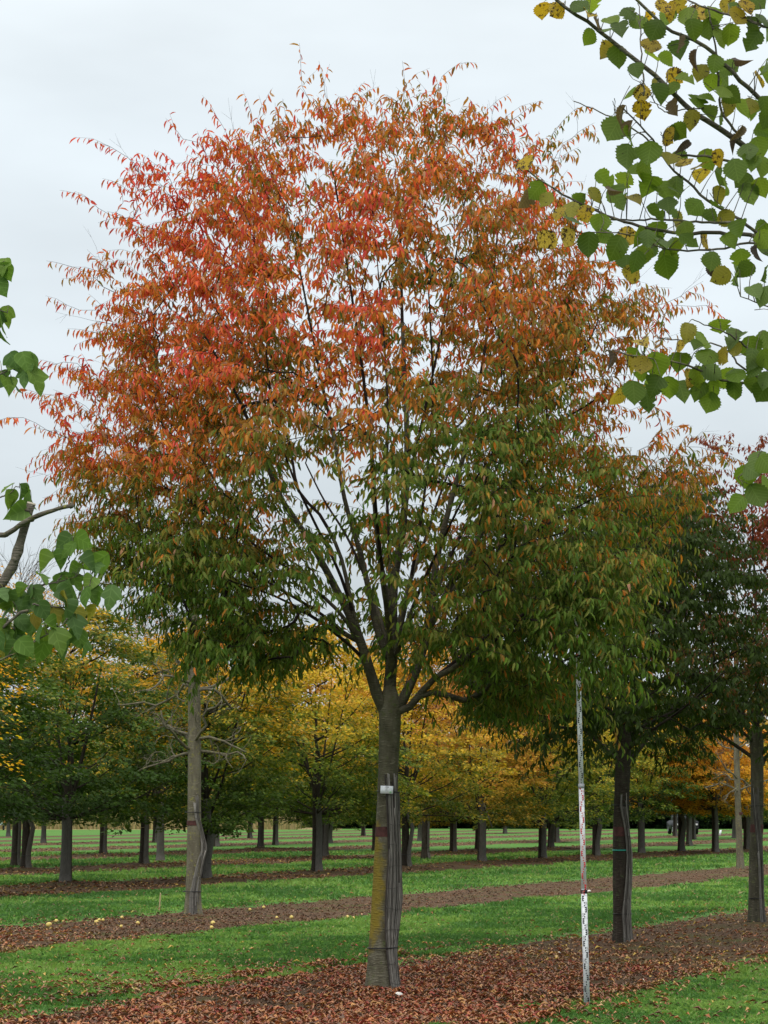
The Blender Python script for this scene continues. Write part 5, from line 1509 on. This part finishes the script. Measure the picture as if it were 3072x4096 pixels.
def litter():
    rng = np.random.default_rng(9)
    Ps = []; Cs = []; Ls = []; Ws = []
    warm = np.array([(.36, .13, .05), (.29, .09, .045), (.36, .165, .085), (.24, .05, .034), (.31, .165, .1), (.18, .075, .048), (.38, .2, .075), (.15, .09, .06)])
    tan = np.array([(.34, .2, .09), (.26, .14, .07), (.4, .26, .13), (.3, .11, .05), (.15, .085, .05), (.42, .28, .06)])
    brown = np.array([(.12, .062, .036), (.17, .082, .046), (.09, .05, .032), (.22, .11, .06), (.06, .036, .026), (.26, .15, .09)])
    def put(X, Y, C, lm):
        Ps.append(np.stack([X, Y], 1)); Cs.append(C * (.7 + .55 * rng.random((len(X), 1)))); Ls.append(lm * (.7 + .55 * rng.random(len(X))))
    # front strip, thick under the main tree
    X, Y = visible_xy(rng, 150000, 16.5, 48, 1.6)
    e = soil_mask(X, Y); u = X - SL * Y
    d = np.hypot(X - MAIN.x, (Y - MAIN.y) * .9)
    patch = vnoise(X, Y, .9, 4.0) + .6 * vnoise(X, Y, 2.5, 14.0)
    dens = np.clip(1.25 * np.exp(-(d / 4.6) ** 2) * (1 + .5 * patch) * np.where(X > 1.6, .5, 1) * .72 + .06, 0, 1) * np.clip(.65 + 1.7 * (patch + .2), .08, 1)
    front = (u > -14) & (u < -6.5)
    inn = front & (e + .15 * patch > -.06)
    k = inn & (rng.random(len(X)) < dens)
    farr = (d > 4.5) & (rng.random(len(X)) < .75)
    idx = np.where(farr[k], 1, 0)
    C = np.where(idx[:, None] == 0, warm[rng.integers(0, 8, k.sum())], tan[rng.integers(0, 6, k.sum())])
    put(X[k], Y[k], C, .085)
    # fine brown debris all along the front strip
    X, Y = visible_xy(rng, 60000, 16.5, 48, 1.6)
    e = soil_mask(X, Y); u = X - SL * Y; pn = vnoise(X, Y, 1.1, 51.0)
    k = (u > -14) & (u < -6.5) & (e + .15 * pn > 0) & (rng.random(len(X)) < .45 + .6 * pn)
    put(X[k], Y[k], brown[rng.integers(0, 6, k.sum())] * 1.1, .05)
    X, Y = visible_xy(rng, 26000, 16.5, 48, 1.6)
    e = soil_mask(X, Y); u = X - SL * Y; pn = vnoise(X, Y, .9, 61.0)
    k = (u > -14) & (u < -6.5) & (e + .15 * pn > 0) & (X > .6) & (rng.random(len(X)) < .3 + .6 * pn)
    put(X[k], Y[k], np.where(rng.random((k.sum(), 1)) < .3, warm[rng.integers(0, 8, k.sum())], tan[rng.integers(0, 6, k.sum())]), .075)
    # on the grass near the main tree
    X, Y = visible_xy(rng, 60000, 16.5, 48, 1.6)
    e = soil_mask(X, Y); d = np.hypot(X - MAIN.x, Y - MAIN.y); u = X - SL * Y
    edge = np.exp(-np.clip(-e, 0, 9) / .28)
    pn = vnoise(X, Y, .8, 21.0)
    dens = np.clip(.42 * np.exp(-(d / 5.5) ** 2) * (.35 + edge) * (1 + 1.2 * pn) + .012 + .05 * edge, 0, 1) * np.where(u > -8.5, .35, 1)
    k = (e <= 0.02) & (rng.random(len(X)) < dens)
    put(X[k], Y[k], np.where(rng.random((k.sum(), 1)) < .35, warm[rng.integers(0, 8, k.sum())], tan[rng.integers(0, 6, k.sum())]), .078)
    # second strip: small brown debris, redder at the left end
    X, Y = visible_xy(rng, 60000, 26, 75, 1.6)
    u = X - SL * Y; e = 1 - np.abs(u + 19.8) / 2.2
    pn = vnoise(X, Y, .7, 31.0)
    k = (e + .15 * pn > 0) & (rng.random(len(X)) < .75 + .5 * pn)
    red = np.clip(np.exp(-((X[k] + 5.4) / 1.3) ** 2 - ((Y[k] - 29.5) / 4) ** 2) * 1.4, 0, .85)
    m = rng.random(k.sum()) < red
    C = np.where(m[:, None], np.where(rng.random((k.sum(), 1)) < .5, warm[rng.integers(0, 8, k.sum())], tan[rng.integers(0, 6, k.sum())]), brown[rng.integers(0, 6, k.sum())])
    put(X[k], Y[k], C, .065)
    Ls[-1][m] *= 1.35
    # rows further back
    X, Y = visible_xy(rng, 90000, 42, 175, 1.35)
    u = X - SL * Y; e = np.full(len(X), -9.0)
    for u0, hw in ROWS[3:8]: e = np.maximum(e, 1 - np.abs(u - u0) / hw)
    pn = vnoise(X, Y, .35, 41.0)
    k = (e + .12 * pn > 0) & (rng.random(len(X)) < .55 + .8 * pn)
    C = np.where(rng.random((k.sum(), 1)) < .5, brown[rng.integers(0, 6, k.sum())], tan[rng.integers(0, 6, k.sum())])
    put(X[k], Y[k], C, .115)
    P2 = np.concatenate(Ps); C = np.concatenate(Cs); L = np.concatenate(Ls); n = len(P2)
    Z = np.array([surf(x, y) for x, y in P2]) + .006 + .014 * rng.random(n)
    on_grass = soil_mask(P2[:, 0], P2[:, 1]) <= 0.02
    Z[on_grass] += .025 + .03 * rng.random(on_grass.sum())
    P = np.column_stack([P2, Z])
    a = rng.random(n) * 6.283
    D = np.stack([np.cos(a), np.sin(a), rng.normal(.05, .16, n)], 1)
    N = unit(np.array([0, 0, 1.0]) + rng.normal(0, .26, (n, 3)))
    W = L * (.22 + .15 * rng.random(n))
    big = rng.random(n) < .06; W[big] *= 1.8
    tpl = (LEAF5[0] * [1, 1, 2.2], LEAF5[1])
    link('fallen_leaves', leaf_cloud('fallen_leaves', P, D, N, L, W, C.clip(.01, .7), tpl), M_LITTER, label='fallen orange, red and brown leaves strewn over soil and grass', cat='leaf litter', kind='stuff')
    print('litter', n)
litter()

def blob(seed, r, flat=1.0, sub=1):
    """an uneven rounded lump"""
    rr = random.Random(seed)
    ring_n, seg = 6, 9
    V = [(0, 0, r * flat)]
    for i in range(1, ring_n):
        th = math.pi * i / ring_n
        for k in range(seg):
            a = 2 * math.pi * k / seg; q = r * (1 + .12 * (rr.random() - .5))
            V.append((q * math.sin(th) * math.cos(a), q * math.sin(th) * math.sin(a), q * flat * math.cos(th)))
    V.append((0, 0, -r * flat)); T = []
    for k in range(seg): T.append((0, 1 + k, 1 + (k + 1) % seg))
    for i in range(ring_n - 2):
        for k in range(seg):
            a = 1 + i * seg + k; b = 1 + i * seg + (k + 1) % seg
            T += [(a, a + seg, b + seg), (a, b + seg, b)]
    l = len(V) - 1
    for k in range(seg): T.append((l, 1 + (ring_n - 2) * seg + (k + 1) % seg, 1 + (ring_n - 2) * seg + k))
    return tri_mesh('lump', np.array(V), np.array(T), smooth=True)
FM = [blob(i, 1.0, .88) for i in range(4)]
c4p = lambda x, y: (x / 1.62, 3000 + y / 1.62)
c5p = lambda x, y: (1024 + x / 1.62, 3000 + y / 1.62)
fruit = [(c4p(317, 1152), .048, 0, 'biggest yellow fruit on the soil, at far left'), (c4p(365, 1112), .034, 0, 'pale yellow fruit behind the biggest one at left'), (c4p(411, 1112), .026, 0, 'small yellow fruit right of the pale one at left'),
         (c4p(624, 1125), .036, 0, 'yellow fruit, left one of a close pair on the soil'), (c4p(642, 1112), .032, 0, 'yellow fruit, right one of a close pair on the soil'), (c4p(668, 1112), .028, 0, 'yellow fruit beside the close pair'),
         (c4p(790, 1098), .034, 0, 'pale fruit on the soil below the wooden stake'), (c4p(822, 1056), .03, 0, 'yellow fruit at the grass edge, left of the stake'), (c4p(862, 1053), .03, 0, 'second yellow fruit at the grass edge, left of the stake'),
         (c4p(893, 1138), .034, 0, 'ring shaped bitten yellow fruit on the soil'), (c4p(806, 1168), .036, 1, 'brown rotting fruit on the soil below the stake'), (c4p(785, 1160), .028, 0, 'tan fruit next to the brown rotting one'),
         (c4p(1380, 1136), .038, 0, 'yellow fruit right of the bare tree, upper of two'), (c4p(1372, 1156), .032, 0, 'yellow fruit right of the bare tree, lower of two'), (c4p(1620, 1046), .028, 0, 'small yellow fruit halfway between bare tree and main tree'),
         (c4p(153, 1112), .036, 1, 'dark rotten fruit at the grass edge, far left'), (c5p(50, 1028), .03, 0, 'yellow fruit on the soil left of the main trunk, rearmost'), (c5p(135, 1095), .03, 0, 'yellow fruit on the soil left of the main trunk, leftmost in front'),
         (c5p(230, 1095), .034, 0, 'yellow fruit on the soil left of the main trunk, second in front'), (c5p(592, 1086), .034, 0, 'yellow fruit nearest the main trunk'), (c5p(632, 1090), .028, 0, 'small yellow fruit hard by the main trunk'), (c5p(285, 1060), .03, 1, 'dark rotten fruit on the soil left of the main trunk')]
for i, ((x, y), r_, rot, lab) in enumerate(fruit):
    p = gp(x, y + 4)
    o = link('fallen_fruit', FM[i % 4], None, label=lab, cat='fruit', group='fruit fallen on the second soil strip')
    if not len(FM[i % 4].materials): FM[i % 4].materials.append(M_FRUIT)
    o.material_slots[0].link = 'OBJECT'; o.material_slots[0].material = M_FRUIT_ROT if rot else M_FRUIT
    o.scale = (r_, r_, r_ * (.7 if rot else 1)); o.location = (p.x, p.y, surf(p.x, p.y) + r_ * .7); o.rotation_euler = (i * .7, i * .3, i)
SM = [blob(40 + i, 1.0, .6) for i in range(3)]
for m in SM: m.materials.append(M_STONE)
c6p = lambda x, y: (2048 + x / 1.62, 3000 + y / 1.62)
st = [(c5p(927, 1630), .04), (c5p(962, 1600), .022), (c5p(1190, 1625), .016), (c5p(1395, 1603), .016), (c5p(1355, 1760), .018), (c5p(770, 1735), .02), (c6p(305, 1322), .022), (c6p(520, 1336), .022), (c6p(435, 1322), .018), (c6p(895, 1382), .02), (c6p(848, 1500), .02), (c6p(788, 1460), .018), (c6p(498, 925), .045), (c6p(85, 1330), .016), (c4p(905, 1690), .016), (c4p(1010, 1748), .018), (c5p(1500, 1575), .015), (c6p(700, 1420), .016)]
PEB = ['', 'small white pebble touching the right foot of the main trunk', 'tiny white pebble right of the main trunk foot, nearer one', 'tiny white pebble well right of the main trunk foot', 'tiny white pebble among leaves below the main trunk, right side', 'tiny white pebble among leaves below the main trunk, left side',
       'white pebble left of the staff on the mossy soil, larger one', 'white pebble just right of the staff', 'white pebble left of the staff on the mossy soil, nearer the staff', 'white pebble on bare soil in front of the teal tied tree, upper', 'white pebble on bare soil in front of the teal tied tree, lower right', 'white pebble on bare soil in front of the teal tied tree, lower left',
       '', 'tiny white pebble far left of the staff', 'tiny white pebble among leaves at the bottom, left of the main trunk', 'tiny white pebble at the bottom edge, left of the main trunk', 'tiny white pebble midway between main trunk and staff', 'tiny white pebble on bare soil right of the staff']
for i, ((x, y), r_) in enumerate(st):
    p = gp(x, y)
    o = link('pebble', SM[i % 3], None, label='white stone under the front edge of the main trunk' if i == 0 else 'white chip of stone at the edge of the soil strip right of the staff' if i == 12 else PEB[i], cat='stone', group='white pebbles on the front soil strip')
    o.scale = (r_, r_, r_); o.location = (p.x, p.y, surf(p.x, p.y) + r_ * .55); o.rotation_euler = (0, .2, i * 1.3)
# wooden stake in the grass behind the second strip
p0 = gp(636, 3646); p1 = px(642, 3571, p0.y)
q = Tubes(); q.add([(0, 0, -.05), (p1.x - p0.x, 0, p1.z - .02), (p1.x - p0.x, 0, p1.z)], [.013, .012, .007], 6)
link('wooden_stake', q.build('wooden_stake', smooth=False), M_STAKE, label='thin pale wooden stake at the grass edge left of the bare tree', cat='stake', loc=p0)
# a dry stalk in the leaves in front
p0 = gp(862, 4088)
q = Tubes(); q.add([(0, 0, 0), (.002, 0, .08), (.006, 0, .2), (.004, .01, .24)], [.003, .0025, .002, .001], 5); link('dry_stalk', q.build('dry_stalk'), M_TWIG_GREY, label='thin dry stalk rising from the fallen leaves in front', cat='stalk', loc=p0)

# ------------------------------------------------------------------ far end: dry meadow, vehicle, trailer, board
def meadow():
    rng = np.random.default_rng(15)
    n = 26000
    X = -46 + 38 * rng.random(n); Y = 209 + 24 * rng.random(n)
    Z = np.array([bank_h(x, y) for x, y in zip(X, Y)])
    h = .7 + .7 * rng.random(n); w = .03 + .03 * rng.random(n); l = rng.normal(0, .14, n)
    V = np.stack([np.stack([X - w, Y, Z], 1), np.stack([X + w, Y, Z], 1), np.stack([X + l, Y + rng.normal(0, .1, n), Z + h], 1)], 1).reshape(-1, 3)
    T = np.arange(n * 3).reshape(-1, 3)
    C = np.array([(.3, .24, .12), (.24, .2, .09), (.36, .28, .14), (.16, .17, .06)])[rng.integers(0, 4, n)] * (.8 + .4 * rng.random((n, 1)))
    link('dry_meadow', tri_mesh('dry_meadow', V, T, np.repeat(C, 3, axis=0)), M_GRASS, label='tall straw coloured dry grass at the far end on the left', cat='grass', kind='stuff')
meadow()

def wheel(parent, x, y, r, w):
    q = Tubes(); q.add([(x - w / 2, y, r), (x - w * .35, y, r), (x + w * .35, y, r), (x + w / 2, y, r)], [r * .86, r, r, r * .86], 16)
    o = link('wheel', q.build('wheel'), M_TYRE, parent)
    q = Tubes(); q.add([(x - w * .52, y, r), (x + w * .52, y, r)], [r * .5, r * .5], 12); link('rim', q.build('rim', smooth=False), M_STAFF_GREY, o)
def vehicle():
    p = gp(2745, 3338)
    t = empty('parked_vehicle', p, 'dark vehicle parked far off behind the trunks under the orange trees', 'vehicle')
    def prism(name, prof, w, m):
        V = []; k = len(prof)
        for s in (-1, 1):
            for y, z in prof: V.append((s * w / 2 * (1 if z < 1.0 else .86), y, z))
        T = []
        for i in range(k):
            j = (i + 1) % k; T += [(i, j, j + k), (i, j + k, i + k)]
        for i in range(1, k - 1): T += [(0, i + 1, i), (k, k + i, k + i + 1)]
        return link(name, tri_mesh(name, np.array(V), np.array(T)), m, t)
    prism('body', [(-.1, .38), (-.14, .62), (-.05, .95), (.9, 1.02), (3.4, 1.02), (3.95, .9), (4.0, .45), (3.9, .38)], 1.85, M_CAR)
    prism('cabin', [(.85, 1.021), (1.45, 1.5), (3.0, 1.52), (3.5, 1.021)], 1.6, M_GLASS)
    prism('roof', [(1.43, 1.523), (1.5, 1.57), (2.95, 1.58), (3.02, 1.525)], 1.58, M_CAR)
    for x in (-.82, .82):
        for y in (.6, 3.2): wheel(t, x, y, .36, .24)
    for s in (-1, 1):
        q = Tubes(); q.box((s * .68, -.13, .72), (.16, 0, 0), (0, .03, 0), (0, 0, .07)); link('headlight', q.build('headlight', smooth=False), M_LAMPW, t)
    q = Tubes(); q.box((0, -.16, .47), (.9, 0, 0), (0, .05, 0), (0, 0, .09)); link('bumper', q.build('bumper', smooth=False), M_TYRE, t)
vehicle()
def trailer():
    p = gp(-14, 3321)
    t = empty('trailer', p, 'white trailer with an orange end panel at the far left edge', 'trailer')
    q = Tubes(); q.box((0, 1, .95), (.55, 0, 0), (0, 1.2, 0), (0, 0, .45)); link('box_body', q.build('box_body', smooth=False), M_TRAILER, t)
    q = Tubes(); q.box((.62, 1, .95), (.06, 0, 0), (0, 1.15, 0), (0, 0, .36)); link('end_panel', q.build('end_panel', smooth=False), M_ORANGE, t)
    q = Tubes(); q.box((.18, -.21, 1.0), (.09, 0, 0), (0, .008, 0), (0, 0, .2)); link('window', q.build('window', smooth=False), M_GLASS, t)
    q = Tubes(); q.box((0, 1, .47), (.6, 0, 0), (0, 1.25, 0), (0, 0, .028)); link('floor_frame', q.build('floor_frame', smooth=False), M_STAFF_GREY, t)
    for x in (-.5, .5): wheel(t, x, .7, .22, .14)
trailer()
p = gp(2878, 3343)
t = empty('leaning_board', p, 'small white board leaning on the far grass right of the orange pair', 'board')
q = Tubes(); q.box((.05, 0, .2), (.075, 0, 0), (0, .015, 0), (.05, .03, .2)); link('panel', q.build('panel', smooth=False), M_WHITE, t)
q = Tubes(); q.add([(.09, .04, .36), (.12, .22, 0)], [.012, .012], 5); link('prop', q.build('prop', smooth=False), M_STAKE, t)
p = gp(1133, 3312)
t = empty('water_tank', p, 'pale blue upright tank far off left of the matted trunk pair', 'tank')
q = Tubes(); q.add([(0, 0, 0), (0, 0, .04), (0, 0, 1.05), (0, 0, 1.15), (0, 0, 1.2)], [.2, .22, .22, .16, .1], 14); link('tank_body', q.build('tank_body'), M_PALEBLUE, t)
q = Tubes(); q.add([(0, 0, 1.21), (0, 0, 1.27)], [.08, .08], 10); link('cap', q.build('cap', smooth=False), M_STAFF_GREY, t)
print('objects', len(bpy.data.objects), 'tris', sum(len(m.polygons) for m in bpy.data.meshes))
